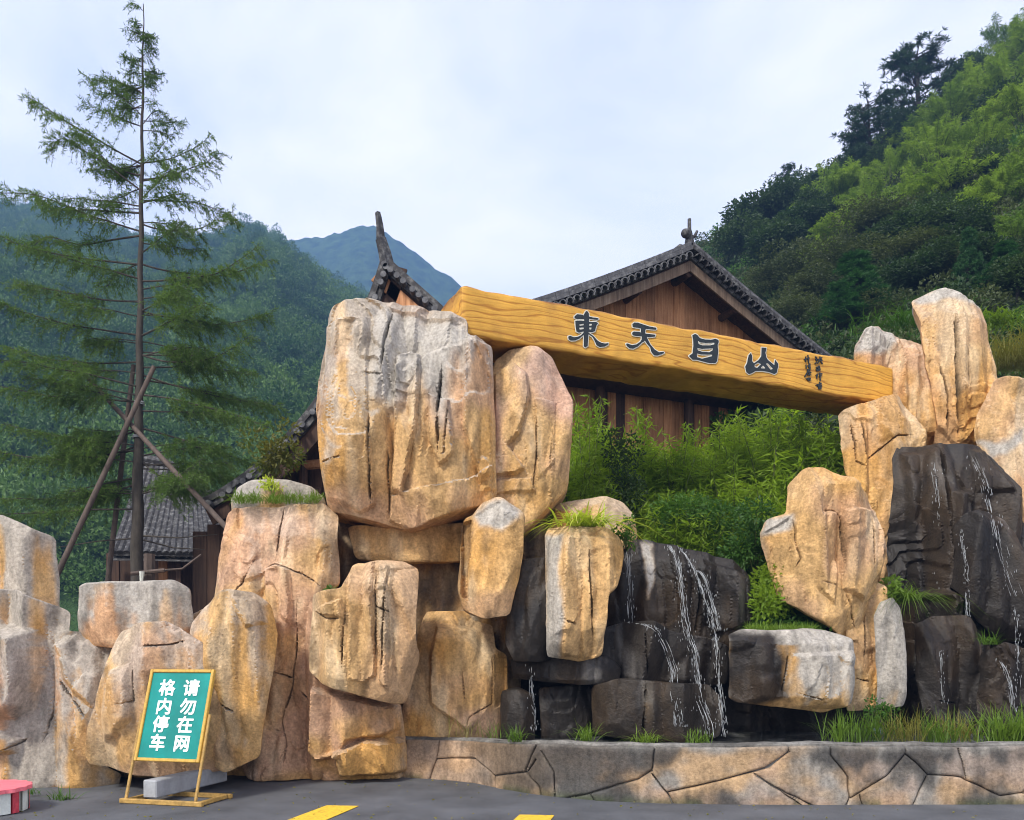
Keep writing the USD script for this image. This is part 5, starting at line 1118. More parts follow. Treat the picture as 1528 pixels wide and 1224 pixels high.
# forest on the left hills: crowns set out by a point instancer
def blob_crown(seed, n=220, size=.95, R=2.6, H=3.0):
    rng = np.random.default_rng(seed)
    c = rng.normal(0, 1, (7, 3)) * [R * .42, R * .42, H * .28] + [0, 0, H * .9]
    k = rng.integers(0, 7, n)
    d = unit(rng.normal(0, 1, (n, 3)) + [0, 0, .35])
    P = c[k] + d * R * rng.uniform(.42, .62, (n, 1))
    return leaves(P, d + rng.normal(0, .8, (n, 3)), size, size * .62, rng)
fo = UsdGeom.PointInstancer.Define(stage, '/World/forest')
tag(fo, 'dense green forest covering the left hillside', 'forest', kind='stuff')
for k in range(4):
    obj('tree_crown', blob_crown(700 + k, n=(1000, 1000, 850, 700)[k], size=.44, H=(3, 3.6, 4.4, 2.6)[k]), L_forest, fo)
rng = np.random.default_rng(8)
pos = []
for _ in range(60000):
    Yt = 55 + (Y1 + 18 - 55) * rng.random() ** .75
    px = rng.uniform(-60, 830)
    pos.append(((px - CX) / FPX * Yt, Yt))
pos = np.array(pos)
cell = {}
keep = []
for i, (X_, Y_) in enumerate(pos):
    s_ = 2.2 + Y_ / 260
    key = (int(X_ // s_), int(Y_ // s_))
    if key in cell: continue
    cell[key] = 1; keep.append(i)
pos = pos[keep][:14000]
zz = hill1(pos[:, 0], pos[:, 1])
ok = zz > -.9
pos, zz = pos[ok], zz[ok]
sc = rng.uniform(.6, 1.5, len(pos)) * (.62 + pos[:, 1] / 1100)
fo.CreatePrototypesRel().SetTargets([Sdf.Path('/World/forest/tree_crown' + ('' if k == 0 else f'_{k:03d}')) for k in range(4)])
fo.CreateProtoIndicesAttr(Vt.IntArray.FromNumpy(rng.integers(0, 4, len(pos)).astype(np.int32)))
fo.CreatePositionsAttr(Vt.Vec3fArray.FromNumpy(np.column_stack([pos, zz - .6]).astype(np.float32)))
fo.CreateScalesAttr(Vt.Vec3fArray.FromNumpy((np.column_stack([sc, sc, sc * rng.uniform(.8, 1.35, len(pos))])).astype(np.float32)))
an = rng.uniform(0, PI, len(pos))
fo.CreateOrientationsAttr(Vt.QuathArray([Gf.Quath(float(math.cos(a)), 0, 0, float(math.sin(a))) for a in an]))
# ------------------------------------------------------------------ right hillside: trees one by one
def bamboo_clump(name, label, seed, group=None):
    rng = np.random.default_rng(seed)
    t = thing(name, label, 'bamboo', (0, 0, -500), group=group)
    culms, P, D = [], [], []
    for k in range(44):
        az, r = rng.uniform(0, 2 * PI), math.sqrt(rng.random())
        h = rng.uniform(.72, 1.0) * (1 - .35 * r * r)
        out = np.array([math.cos(az), math.sin(az), 0]) * r
        b = out * .08
        tt = np.linspace(0, 1, 7)[:, None]
        c = b + out * (.12 * tt + .36 * tt ** 2.2) + np.array([0, 0, 1]) * (h * tt - .30 * r * tt ** 3)
        culms.append(tube(c, np.linspace(.008, .002, 7), 3, False))
        n = 230
        u = rng.uniform(.42, 1.0, n) ** .7
        cc = np.stack([np.interp(u, tt[:, 0], c[:, j]) for j in range(3)], 1)
        d = unit(rng.normal(0, 1, (n, 3)) + out * .8 + [0, 0, -.15])
        P.append(cc + d * rng.uniform(0, .085, (n, 1)) * (1.15 - u)[:, None] * 1.6); D.append(d * [1, 1, .7] + [0, 0, -.45])
    obj('culms', cat_mesh(culms), M_stem, t)
    obj('foliage', leaves(np.vstack(P), np.vstack(D), .046, .010, rng), L_bamboo, t)
    return t
def broad_tree(name, label, seed, mat, group=None, leaf=.05, n=5200, cols=12, cat='tree', flat_=.8):
    rng = np.random.default_rng(seed)
    t = thing(name, label, cat, (0, 0, -500), group=group)
    obj('trunk', tube([(0, 0, -.12), (.01, 0, .2), (.02, .01, .5)], [.03, .024, .012], 6), M_bark, t, 40)
    c = unit(rng.normal(0, 1, (cols, 3)) + [0, 0, .3]) * rng.uniform(.10, .30, (cols, 1)) * [1.15, 1.15, flat_ * 1.2] + [0, 0, .55]
    r = rng.uniform(.13, .24, cols)
    k = rng.integers(0, cols, n)
    d = unit(rng.normal(0, 1, (n, 3)))
    P = c[k] + d * (r[k] * rng.uniform(.55, 1.08, n))[:, None]
    obj('crown', leaves(P, d + rng.normal(0, .7, (n, 3)), leaf, leaf * .55, rng), mat, t)
    return t
def pine_tree(name, label, seed, mat, group=None, tufts=420, shape='pine', cat='pine tree'):
    rng = np.random.default_rng(seed)
    t = thing(name, label, cat, (0, 0, -500), group=group)
    obj('trunk', tube([(0, 0, -.1), (.01, 0, .4), (0, .01, .97)], [.022, .016, .005], 6), M_bark, t, 40)
    P, D, br = [], [], []
    for k in range(tufts // 8):
        zt = rng.uniform(.22, .97)
        az = rng.uniform(0, 2 * PI)
        ln = {'pine': .30 * (1 - .62 * (zt - .2)) * rng.uniform(.5, 1.15), 'cone': .24 * (1.02 - zt) / .8 * rng.uniform(.7, 1.05) + .02}[shape]
        H = np.array([math.cos(az), math.sin(az), 0])
        e = np.array([0, 0, zt]) + H * ln + [0, 0, ln * (.35 if shape == 'pine' else -.1)]
        br.append(tube([(0, 0, zt), (np.array([0, 0, zt]) + e) / 2 - [0, 0, .01], e], [.006, .004, .002], 3, False))
        for q in range(8):
            u = rng.uniform(.55, 1.02)
            p = np.array([0, 0, zt]) * (1 - u) + e * u + rng.normal(0, .022, 3)
            m = 17
            d = unit(rng.normal(0, 1, (m, 3)) + [0, 0, .55] + H * .3)
            P.append(np.repeat(p[None], m, 0)); D.append(d)
    obj('limbs', cat_mesh(br), M_bark, t)
    obj('needles', leaves(np.vstack(P), np.vstack(D), .045, .0075, rng), mat, t)
    return t
protos = {
    'b0': bamboo_clump('bamboo_clump', '', 1), 'b1': bamboo_clump('bamboo_clump', '', 2), 'b2': bamboo_clump('bamboo_clump', '', 3),
    'd0': broad_tree('broadleaf_tree', '', 11, L_broad), 'd1': broad_tree('broadleaf_tree', '', 12, L_broad, cols=16), 'o0': broad_tree('broadleaf_tree', '', 13, L_olive, leaf=.042), 'o1': broad_tree('broadleaf_tree', '', 14, L_olive, leaf=.042, cols=15),
    'p0': pine_tree('pine_tree', '', 21, L_pine), 'p1': pine_tree('pine_tree', '', 22, L_pine, tufts=520), 'c0': pine_tree('conifer', '', 23, L_soft, tufts=900, shape='cone', cat='conifer')}
def z6(u, w): return 1080 + u / 2.04, w / 2.04
GB, GD, GO = 'bright bamboo clumps on the right hillside', 'dark broadleaf trees on the right hillside', 'olive bushes on the right hillside'
LB, LD, LO = 'feathery bright green bamboo clump on the steep right hillside', 'dark green broadleaf tree on the steep right hillside', 'dull olive green leafy bush on the right hillside'
TREES = [   # kind, crown centre in the picture, width and height in its pixels, label
 ('b0', 1247, 285, 84, 100, 'leftmost bright bamboo clump near the skyline, above the roof'), ('b1', 1293, 300, 70, 90, LB), ('b2', 1225, 385, 60, 60, LB), ('b0', 1262, 340, 70, 70, LB), ('b1', 1418, 170, 90, 90, LB), ('b2', 1395, 225, 100, 100, LB), ('b0', 1425, 270, 110, 90, 'large domed bamboo clump in the middle of the right hillside'),
 ('b1', 1370, 300, 80, 100, LB), ('b2', 1468, 215, 90, 90, LB), ('b0', 1488, 290, 80, 80, LB), ('b1', 1505, 120, 90, 100, LB), ('b2', 1500, 70, 80, 90, 'highest bamboo clump at the top right corner of the photo'), ('b0', 1530, 160, 90, 100, LB), ('b1', 1515, 350, 80, 90, LB), ('b2', 1540, 250, 90, 90, LB), ('b0', 1340, 215, 70, 70, LB), ('b1', 1455, 130, 70, 70, LB), ('b2', 1545, 60, 90, 100, LB), ('b1', 1330, 255, 70, 80, LB), ('b0', 1450, 320, 70, 70, LB),
 ('d0', 1135, 330, 90, 90, LD), ('d1', 1172, 310, 80, 90, LD), ('d0', 1195, 340, 80, 80, LD), ('d1', 1118, 365, 80, 80, 'dark broadleaf tree lowest on the skyline beside the gable roof'), ('d0', 1160, 370, 90, 90, LD), ('d0', 1352, 190, 60, 60, LD), ('d1', 1318, 250, 60, 60, LD), ('d0', 1215, 320, 70, 80, LD), ('d0', 1440, 110, 60, 60, LD), ('d1', 1385, 345, 100, 90, LD), ('d0', 1440, 350, 90, 80, LD), ('d1', 1330, 365, 90, 80, LD), ('d0', 1470, 390, 90, 80, LD), ('d1', 1410, 395, 90, 80, LD), ('d0', 1520, 420, 80, 80, LD), ('d1', 1355, 420, 90, 80, LD), ('d1', 1490, 170, 80, 80, LD), ('d0', 1465, 260, 70, 80, LD), ('d1', 1410, 320, 80, 70, LD),
 ('o0', 1175, 410, 80, 90, LO), ('o1', 1210, 440, 80, 80, LO), ('o0', 1300, 345, 100, 80, LO), ('o1', 1340, 335, 90, 80, LO), ('o0', 1245, 395, 80, 80, LO), ('o1', 1190, 470, 70, 70, LO), ('o0', 1370, 380, 90, 70, LO), ('o1', 1290, 395, 80, 70, LO), ('o0', 1235, 480, 60, 60, LO), ('o1', 1150, 430, 70, 70, LO), ('o0', 1310, 470, 70, 60, LO), ('o1', 1440, 400, 80, 60, LO),
 ('p0', 1368, 140, 110, 130, 'tallest dark pine with a rounded crown on the right skyline'), ('p1', 1296, 215, 85, 140, 'thin gappy dark pine left of the tallest pine on the skyline'), ('p0', 1282, 245, 60, 90, 'small ragged pine at the foot of the thin gappy pine'), ('p1', 1176, 290, 55, 70, 'small pine standing up from the dark trees near the gable roof'), ('p0', 1218, 285, 40, 50, 'little pine left of the leftmost bamboo clump'),
 ('c0', 1276, 440, 100, 130, 'soft rounded deep green conifer above the rounded boulder'), ('c0', 1446, 395, 46, 110, 'narrow columnar green conifer behind the tallest rock pillar'), ('c0', 1500, 400, 70, 80, 'small bright conifer near the right edge of the photo')]
def band(py): return 'upper' if py < 200 else 'middle' if py < 330 else 'lower'
ORD = ['first', 'second', 'third', 'fourth', 'fifth', 'sixth', 'seventh', 'eighth', 'ninth', 'tenth', 'eleventh', 'twelfth', 'thirteenth', 'fourteenth', 'fifteenth', 'sixteenth', 'seventeenth', 'eighteenth', 'nineteenth', 'twentieth', 'twenty-first', 'twenty-second']
new = []
for it in TREES:
    if it[5] in (LB, LD, LO):
        peers = sorted(q[1] for q in TREES if q[5] == it[5] and band(q[2]) == band(it[2]))
        what = {LB: 'feathery bright green bamboo clump', LD: 'dark green broadleaf tree', LO: 'dull olive leafy bush'}[it[5]]
        it = it[:5] + (f'{what} on the {band(it[2])} right hillside, {ORD[peers.index(it[1])]} such from the left', it[5])
    new.append(it if len(it) == 7 else it + (None,))
TREES = new
used_proto = set()
def hill_hit(px, py):
    Ys = np.linspace(18, 95, 500)
    X = (px - CX) / FPX * Ys
    zt = hill_z(X, Ys); zr = EYE + (HZ - py) / FPX * Ys
    hit = np.nonzero(zt >= zr)[0]
    if len(hit): return Ys[hit[0]]
    return Ys[np.argmax((zt - EYE) / Ys)]
GRP = {'b': GB, 'd': GD, 'o': GO}
rngt = np.random.default_rng(77)
for kd, px, py, w_, h_, lab, gk in TREES:
    Y = hill_hit(px, py + h_ * .5)
    base = np.array([(px - CX) / FPX * Y, Y, 0]); base[2] = min(hill_z(base[0], Y), EYE + (HZ - (py + h_ * .5)) / FPX * Y)
    top = EYE + (HZ - (py - h_ * .5)) / FPX * Y
    hh = top - base[2]
    ww = w_ * (1.3 if kd[0] == 'b' else 1.15) * Y / FPX
    pw = {'b': .92, 'd': .80, 'o': .80, 'p': .58, 'c': .52}[kd[0]]
    S = (ww / pw, ww / pw, hh / (1.0 if kd[0] != 'b' else .86))
    g = GRP.get(kd[0]) if gk else None
    if kd not in used_proto:
        used_proto.add(kd)
        t = protos[kd]
        x = UsdGeom.Xformable(t)
        t.GetAttribute('xformOp:translate').Set(Gf.Vec3d(*map(float, base)))
        x.AddScaleOp().Set(Gf.Vec3f(*map(float, S)))
        tag(t, lab, None, g)
    else:
        copy(protos[kd], lab, base, rngt.uniform(0, 6.28), S, g)
# undergrowth between them
ug = UsdGeom.PointInstancer.Define(stage, '/World/undergrowth')
tag(ug, 'mixed low green undergrowth filling the right hillside between the trees', 'undergrowth', kind='stuff')
obj('bush', blob_crown(731, n=420, size=.34, R=1.2, H=1.2), L_broad, ug)
obj('bush', blob_crown(732, n=420, size=.30, R=1.2, H=1.3), L_olive, ug)
obj('bush', blob_crown(733, n=420, size=.30, R=1.1, H=1.2), L_creep, ug)
rng = np.random.default_rng(9)
Yu = rng.uniform(17, 80, 2600); pxu = rng.uniform(1040, 1640, 2600)
Xu = (pxu - CX) / FPX * Yu
ok = Xu > 5.3
Xu, Yu = Xu[ok], Yu[ok]
su = rng.uniform(.4, .9, len(Xu)) * (.35 + Yu / 110)
ug.CreatePrototypesRel().SetTargets([Sdf.Path('/World/undergrowth/bush'), Sdf.Path('/World/undergrowth/bush_001'), Sdf.Path('/World/undergrowth/bush_002')])
ug.CreateProtoIndicesAttr(Vt.IntArray.FromNumpy(rng.integers(0, 3, len(Xu)).astype(np.int32)))
ug.CreatePositionsAttr(Vt.Vec3fArray.FromNumpy(np.column_stack([Xu, Yu, hill_z(Xu, Yu) - .3]).astype(np.float32)))
ug.CreateScalesAttr(Vt.Vec3fArray.FromNumpy(np.repeat(su[:, None], 3, 1).astype(np.float32)))
ug.CreateOrientationsAttr(Vt.QuathArray([Gf.Quath(float(math.cos(a)), 0, 0, float(math.sin(a))) for a in rng.uniform(0, PI, len(Xu))]))
# ------------------------------------------------------------------ the young conifer at left with its props
TY = 15.0
tr = thing('young_conifer', 'tall sparse young conifer with drooping branches, propped by wooden poles', 'tree')
TP = U(np.array([203, 205, 207, 209, 211, 213, 214.0]), np.array([985, 800, 640, 480, 300, 130, 6.0]), TY)
TR = np.array([.125, .105, .080, .056, .036, .020, .007])
tz, ti = TP[::-1, 2], None
def trunk_at(z): return np.array([np.interp(z, TP[:, 2], TP[:, 0]), TY, z]), np.interp(z, TP[:, 2], TR)
zs = np.linspace(TP[0, 2], TP[-1, 2], 40)
obj('trunk', tube([trunk_at(z)[0] + [.012 * math.sin(z * 5), 0, 0] for z in zs], [trunk_at(z)[1] for z in zs], 9), M_bark, tr, 60)
rng = np.random.default_rng(33)
BR = [  # picture points of the limbs one can follow; the last number is depth at the tip
 ([(213, 140), (165, 113), (118, 104)], .3), ([(213, 175), (180, 150), (150, 152)], -.3), ([(214, 185), (232, 160), (246, 170)], .2), ([(211, 245), (150, 215), (95, 185), (62, 166)], -.4), ([(211, 262), (160, 238), (120, 195), (95, 175)], .5), ([(211, 285), (140, 235), (100, 215), (85, 240)], -.2),
 ([(214, 243), (262, 225), (306, 186)], .3), ([(214, 270), (290, 262), (338, 248)], -.4), ([(214, 300), (290, 295), (346, 318)], .4), ([(213, 335), (285, 350), (358, 326)], -.3), ([(209, 318), (130, 308), (70, 300), (34, 268)], .4), ([(209, 345), (150, 332), (60, 306), (-20, 312)], -.5),
 ([(208, 352), (120, 352), (40, 330), (8, 338)], .9), ([(208, 395), (100, 392), (0, 362)], -.6), ([(208, 450), (130, 436), (40, 410), (-10, 395)], .8), ([(213, 395), (300, 402), (396, 366)], .5), ([(213, 420), (320, 424), (404, 392)], -.7), ([(212, 465), (300, 470), (384, 440)], .8), ([(207, 500), (110, 495), (20, 470)], -.8),
 ([(207, 540), (100, 532), (-20, 500)], .6), ([(213, 530), (300, 548), (392, 520)], -.6), ([(213, 560), (300, 580), (405, 592)], .6), ([(213, 590), (300, 612), (420, 655)], -.8), ([(206, 600), (100, 600), (-30, 580)], -.7), ([(206, 640), (120, 648), (-30, 616)], .7), ([(206, 665), (90, 690), (-40, 660)], -.4), ([(206, 720), (110, 738), (-40, 738)], .5), ([(214, 640), (300, 660), (360, 680)], .9), ([(214, 690), (270, 720), (330, 700)], -.9), ([(206, 760), (100, 770), (-30, 790)], -.9)]
for _ in range(14):
    y = rng.uniform(14, 150); ln = rng.uniform(8, 30) * (.4 + y / 150); sd = rng.choice([-1, 1])
    BR.append(([(213, y), (213 + sd * ln * .5, y - 3), (213 + sd * ln, y + rng.uniform(-8, 4))], rng.uniform(-.2, .2)))
for _ in range(72):
    y = 740 - 700 * rng.random() ** 1.35
    ln = np.interp(y, [20, 100, 180, 260, 350, 450, 560, 650, 760], [10, 34, 70, 105, 135, 150, 160, 160, 120]) * rng.uniform(.45, 1.0)
    sd = rng.choice([-1, 1])
    if sd > 0 and y < 480: ln *= .85
    rise = rng.uniform(-.1, .45) * (1 if y < 420 else .35)
    BR.append(([(211, y), (211 + sd * ln * .55, y - ln * rise * .35), (211 + sd * ln, y - ln * rise * .6 + rng.uniform(-4, 10))], rng.uniform(-1.6, 1.6) * ln / 130))
limbs, P, D, tw = [], [], [], []
limb_meshes = []
for kb, (pts, dep) in enumerate(BR):
    p = U(*np.array(pts, float).T, TY)
    u = np.linspace(0, 1, len(p))
    p[:, 1] += dep * u
    L = np.linalg.norm(p[-1] - p[0])
    n = max(5, int(L / .08))
    tt = np.linspace(0, 1, n)
    f_ = [PchipInterpolator(u, p[:, k]) for k in range(3)]
    c = np.stack([g(tt) for g in f_], 1)
    c[:, 2] += .02 * np.sin(tt * 14 + kb) * tt
    r0 = min(.019, .006 + .006 * L)
    limb_meshes.append(tube(c, np.linspace(r0, .003, n), 5))
    low = pts[0][1] > 420
    ymean = pts[0][1]
    step = .044 if not low else .040
    ax = unit(c[-1] - c[0])
    hz = unit(np.cross(ax, [0, 0, 1.0]))
    for s in np.arange(.18 if not low else .28, 1.0, step / max(L, .2)):
        b = np.array([g(s) for g in f_])
        for sg2 in (-1, 1):
            tl = rng.uniform(.14, .52) * (1.3 if low else 1) * (1 - .55 * s) * min(1, .45 + L * .4)
            d0 = unit(ax * rng.uniform(.25, .9) + hz * sg2 * rng.uniform(.5, 1.0) + [0, 0, rng.uniform(-.9, .45)])
            m = 5
            q = np.linspace(0, 1, m)[:, None]
            cc = b + d0 * tl * q + np.array([0, 0, -1]) * tl * .35 * q ** 2
            tw.append(tube(cc, [.003, .0026, .0022, .0018, .001], 3, False))
            dens = 130 if not low else 125
            nn = int(tl * dens * rng.uniform(.4, 1.2))
            if nn < 1: continue
            uu = rng.uniform(.1, 1, nn)
            pp = np.stack([np.interp(uu, q[:, 0], cc[:, k]) for k in range(3)], 1)
            P.append(pp); D.append(unit(rng.normal(0, .8, (nn, 3)) + d0 * .8 + [0, 0, -.25]))
for m_ in limb_meshes:
    obj('branch', m_, M_bark, tr, 50)
obj('twigs', cat_mesh(tw), M_bark, tr, kind='stuff')
P, D = np.vstack(P), np.vstack(D)
obj('needles', leaves(P, D, .075, .012, rng), L_conifer, tr, kind='stuff')
for pts, dep in (([(206, 803), (140, 806), (72, 814)], .3), ([(214, 800), (270, 804), (330, 800)], -.2), ([(206, 712), (120, 722), (40, 738)], .6), ([(214, 806), (250, 815), (290, 815)], .5)):
    p = U(*np.array(pts, float).T, TY); p[:, 1] += dep * np.linspace(0, 1, len(p))
    obj('dead_branch', tube(p, np.linspace(.018, .006, len(p)), 5), M_bark, tr, 50)
for lab, a, b, Ya, Yb, r in (('longest support pole, leaning right from the dome-topped boulder to the trunk', (64, 905), (229, 546), 14.2, 14.75, .048), ('support pole leaning left across the trunk, ending by the tall slab', (340, 790), (112, 543), 13.6, 15.4, .044), ('steep support pole close beside the left of the trunk', (158, 880), (199, 545), 15.3, 15.2, .046)):
    p = U(np.array([a[0], (a[0] + b[0]) / 2, b[0]]), np.array([a[1], (a[1] + b[1]) / 2, b[1]]), np.array([Ya, (Ya + Yb) / 2, Yb]))
    ext = p[0] + (p[0] - p[2]) * .45
    pole = np.vstack([ext, p]) + rng.normal(0, .008, (4, 3))
    obj('support_pole', tube(pole, [r * 1.1, r * 1.05, r, r * .85], 9), M_pole, None, 50, None, lab, 'support pole')
for zr in (U(np.array([205]), np.array([655]), TY)[0, 2], U(np.array([205]), np.array([605]), TY)[0, 2]):
    c_, r_ = trunk_at(zr)
    a_ = np.linspace(0, 2 * PI * 3, 48)
    obj('rope_tie', tube(np.stack([c_[0] + (r_ + .014) * np.cos(a_), c_[1] + (r_ + .014) * np.sin(a_), zr + .02 * a_ / (2 * PI) + .006 * np.sin(a_ * 1.7)], 1), .009, 5), M_conc, tr, 50)
stk = thing('wooden_stake', 'short grey wooden stake with a cross bar behind the flat-topped cap block', 'stake')
p = U(np.array([223, 223]), np.array([960, 827]), 12.6); obj('post', tube(p, .085, 8), M_pole, stk, 40)
p = U(np.array([196, 246]), np.array([856, 851]), 12.45); obj('cross_bar', tube(p, .032, 7), M_pole, stk, 40)
p = U(np.array([246, 272, 300]), np.array([851, 849, 828]), np.array([12.45, 12.5, 12.6])); obj('bent_rod', tube(p, .018, 6), M_pole, stk, 40)
p = U(np.array([212, 211]), np.array([853, 870]), 12.4); obj('rag', tube(p, [.04, .02], 6), M_wpan, stk, 40)
# ------------------------------------------------------------------ green bank under the beam
def bamboo_shrub(seed, stems=15, H=1.0, R=.34, nl=62, mat=None, name='dwarf_bamboo'):
    rng = np.random.default_rng(seed)
    t = thing(name, '', 'dwarf bamboo', (0, 0, -500))
    st, P, D = [], [], []
    for k in range(stems):
        az = rng.uniform(0, 2 * PI); r = rng.uniform(0, 1)
        h = H * rng.uniform(.55, 1.0)
        o = np.array([math.cos(az), math.sin(az), 0])
        tt = np.linspace(0, 1, 6)[:, None]
        c = o * (R * .35 * r) + o * (R * r * (.3 * tt + .7 * tt ** 2)) + np.array([0, 0, 1]) * h * (tt - .10 * r * tt ** 3)
        st.append(tube(c, np.linspace(.006, .002, 6), 3, False))
        n = nl
        u = rng.uniform(.22, 1.0, n)
        cc = np.stack([np.interp(u, tt[:, 0], c[:, j]) for j in range(3)], 1)
        d = unit(rng.normal(0, 1, (n, 3)) + [0, 0, .15])
        P.append(cc + d * rng.uniform(0, .13, (n, 1)) * (1.15 - u)[:, None]); D.append(d + [0, 0, -.3])
    obj('stems', cat_mesh(st), M_stem, t)
    obj('foliage', leaves(np.vstack(P), np.vstack(D), .105, .0175, rng), mat or L_dwarf, t)
    return t
db = [bamboo_shrub(41), bamboo_shrub(42, 18, 1.0, .42), bamboo_shrub(43, 8, 1.2, .22, 90)]
DBL, DBG = 'bright green dwarf bamboo on the bank below the beam', 'dwarf bamboo on the bank'
SHR = [(2, 878, 700, 13.2, 2.05, 'tall dwarf bamboo rising highest against the pinkish block'), (2, 955, 690, 13.6, 1.75, 'feathery dwarf bamboo sprig left of centre under the beam'), (2, 1030, 690, 14.0, 1.45, 'short dwarf bamboo sprig in the middle of the wooden wall'), (2, 1100, 700, 14.0, 1.5, 'dwarf bamboo sprig under the last big character'), (2, 1150, 700, 14.2, 1.6, DBL), (2, 1195, 705, 14.2, 1.5, DBL), (1, 1240, 720, 14.4, 1.6, 'bushy dwarf bamboo touching the cliff shoulder')]
rng = np.random.default_rng(55)
for px, py, Y, hh in [(860, 760, 12.5, 1.4), (900, 770, 12.7, 1.2), (925, 720, 13.6, 1.2), (985, 760, 13.0, 1.1), (1040, 770, 12.8, 1.1), (1090, 760, 13.0, 1.2), (1140, 760, 13.2, 1.2), (1190, 750, 13.4, 1.3)]:
    SHR.append((int(rng.integers(0, 2)), px, py, Y, hh, DBL))
for Y in (12.4, 13.0, 13.6, 14.2, 14.9):
    for px in np.arange(850, 1275, 42):
        pj = px + rng.uniform(-16, 16)
        if Y < 12.8 and pj < 930 and rng.random() < .3: continue
        if Y < 13.8 and pj > 1205: continue
        SHR.append((int(rng.integers(0, 2)), pj, None, Y + rng.uniform(-.25, .25), rng.uniform(.8, 1.15) * (1.0 + .35 * (Y > 12.8) * sstep(960, 880, pj) + .30 * (Y > 13.3) * sstep(930, 1120, pj) + .25 * (Y > 13.3)), DBL))
rows = {}
for it in SHR:
    if it[5] == DBL: rows.setdefault(int(np.clip((it[3] - 12.1) // .6, 0, 4)), []).append(it[1])
lab2 = []
ROWN = ['front', 'second', 'third', 'fourth', 'rear']
NUM = ORD
for it in SHR:
    r_ = int(np.clip((it[3] - 12.1) // .6, 0, 4))
    lab2.append(it if it[5] != DBL else it[:5] + (f'bright dwarf bamboo in the {ROWN[r_]} row on the bank, {NUM[sorted(rows[r_]).index(it[1])]} from the left',))
SHR = lab2
first = [True] * 3
for kd, px, py, Y, hh, lab in SHR:
    X = (px - CX) / FPX * Y
    z = bank_z(X, Y) - .05
    g = DBG if lab.startswith('bright dwarf') else None
    w_ = hh * rng.uniform(.85, 1.15) * (1.25 if kd < 2 else .9)
    S = (w_, w_, hh)
    if first[kd]:
        first[kd] = False
        db[kd].GetAttribute('xformOp:translate').Set(Gf.Vec3d(X, Y, z)); UsdGeom.Xformable(db[kd]).AddScaleOp().Set(Gf.Vec3f(*map(float, S))); tag(db[kd], lab, None, g)
    else:
        copy(db[kd], lab, (X, Y, z), rng.uniform(0, 6.28), S, g)
n = 9000
X = rng.uniform(-.4, 5.1, n); Y = rng.uniform(12.2, 15.5, n)
X2 = rng.uniform(3.0, 4.15, 3200); Y2_ = rng.uniform(10.6, 12.3, 3200)
X, Y = np.concatenate([X, X2]), np.concatenate([Y, Y2_])
P = np.stack([X, Y, bank_z(X, Y) + rng.uniform(-.02, .22, len(X))], 1)
obj('ground_cover', leaves(P, rng.normal(0, 1, (len(P), 3)) + [0, -.3, .2], .10, .035, rng), L_creep, None, False, None, 'low leafy ground cover on the bank behind the waterfall', 'ground cover', kind='stuff')
def leaf_bush(name, label, centre, rad, n, leaf, mat, seed, cat='bush', aspect=.5):
    rng = np.random.default_rng(seed)
    t = thing(name, label, cat, centre)
    cl = rng.normal(0, .45, (9, 3)) * rad
    k = rng.integers(0, 9, n)
    d = unit(rng.normal(0, 1, (n, 3)))
    P = cl[k] + d * np.array(rad) * rng.uniform(.2, .55, (n, 1))
    obj('foliage', leaves(P, d + rng.normal(0, .6, (n, 3)), leaf, leaf * aspect, rng), mat, t)
    st = [tube([(0, 0, -rad[2]), tuple(cl[q] * .5), tuple(cl[q])], [.008, .006, .002], 4, False) for q in range(6)]
    obj('stems', cat_mesh(st), M_stem, t)
    return t
for k, (lab, px, py, Y, rad, n, mt) in enumerate([
    ('dark leafy bush right behind the top of the main waterfall', 1030, 775, 12.4, (.75, .5, .40), 2600, L_creep), ('leafy bush beside the ochre twin-peaked boulder at its upper left', 1125, 815, 11.9, (.55, .45, .42), 2400, L_creep), ('green creeper tumbling down between the waterfall and the twin-peaked boulder', 1150, 880, 11.3, (.38, .35, .48), 2400, L_dwarf),
    ('dark bush pressed behind the pale rounded stone', 930, 715, 12.8, (.40, .4, .55), 1600, L_broad), ('reddish green shrub growing on the tall slab under the pavilion eave', 412, 668, 11.3, (.36, .25, .36), 850, L_red), ('small yellow green weed at the left on the tall slab', 405, 722, 10.9, (.13, .10, .10), 130, L_spider),
    ('trailing creeper hanging off the ochre hanging block beside the spiky plant', 934, 795, 10.6, (.12, .10, .20), 260, L_creep), ('ferny weed on top of the slender standing stone', 1330, 878, 11.2, (.22, .2, .16), 420, L_grass), ('tiny weed in the joint left of the stepped boulder', 490, 882, 10.0, (.09, .07, .05), 70, L_creep), ('leafy weed on the pool edge below the slender stone', 1310, 1060, 10.0, (.18, .15, .14), 260, L_creep)]):
    leaf_bush('leafy_bush', lab, U(np.array([px]), np.array([py]), Y)[0], rad, n, .075 if n > 400 else .06, mt, 900 + k)
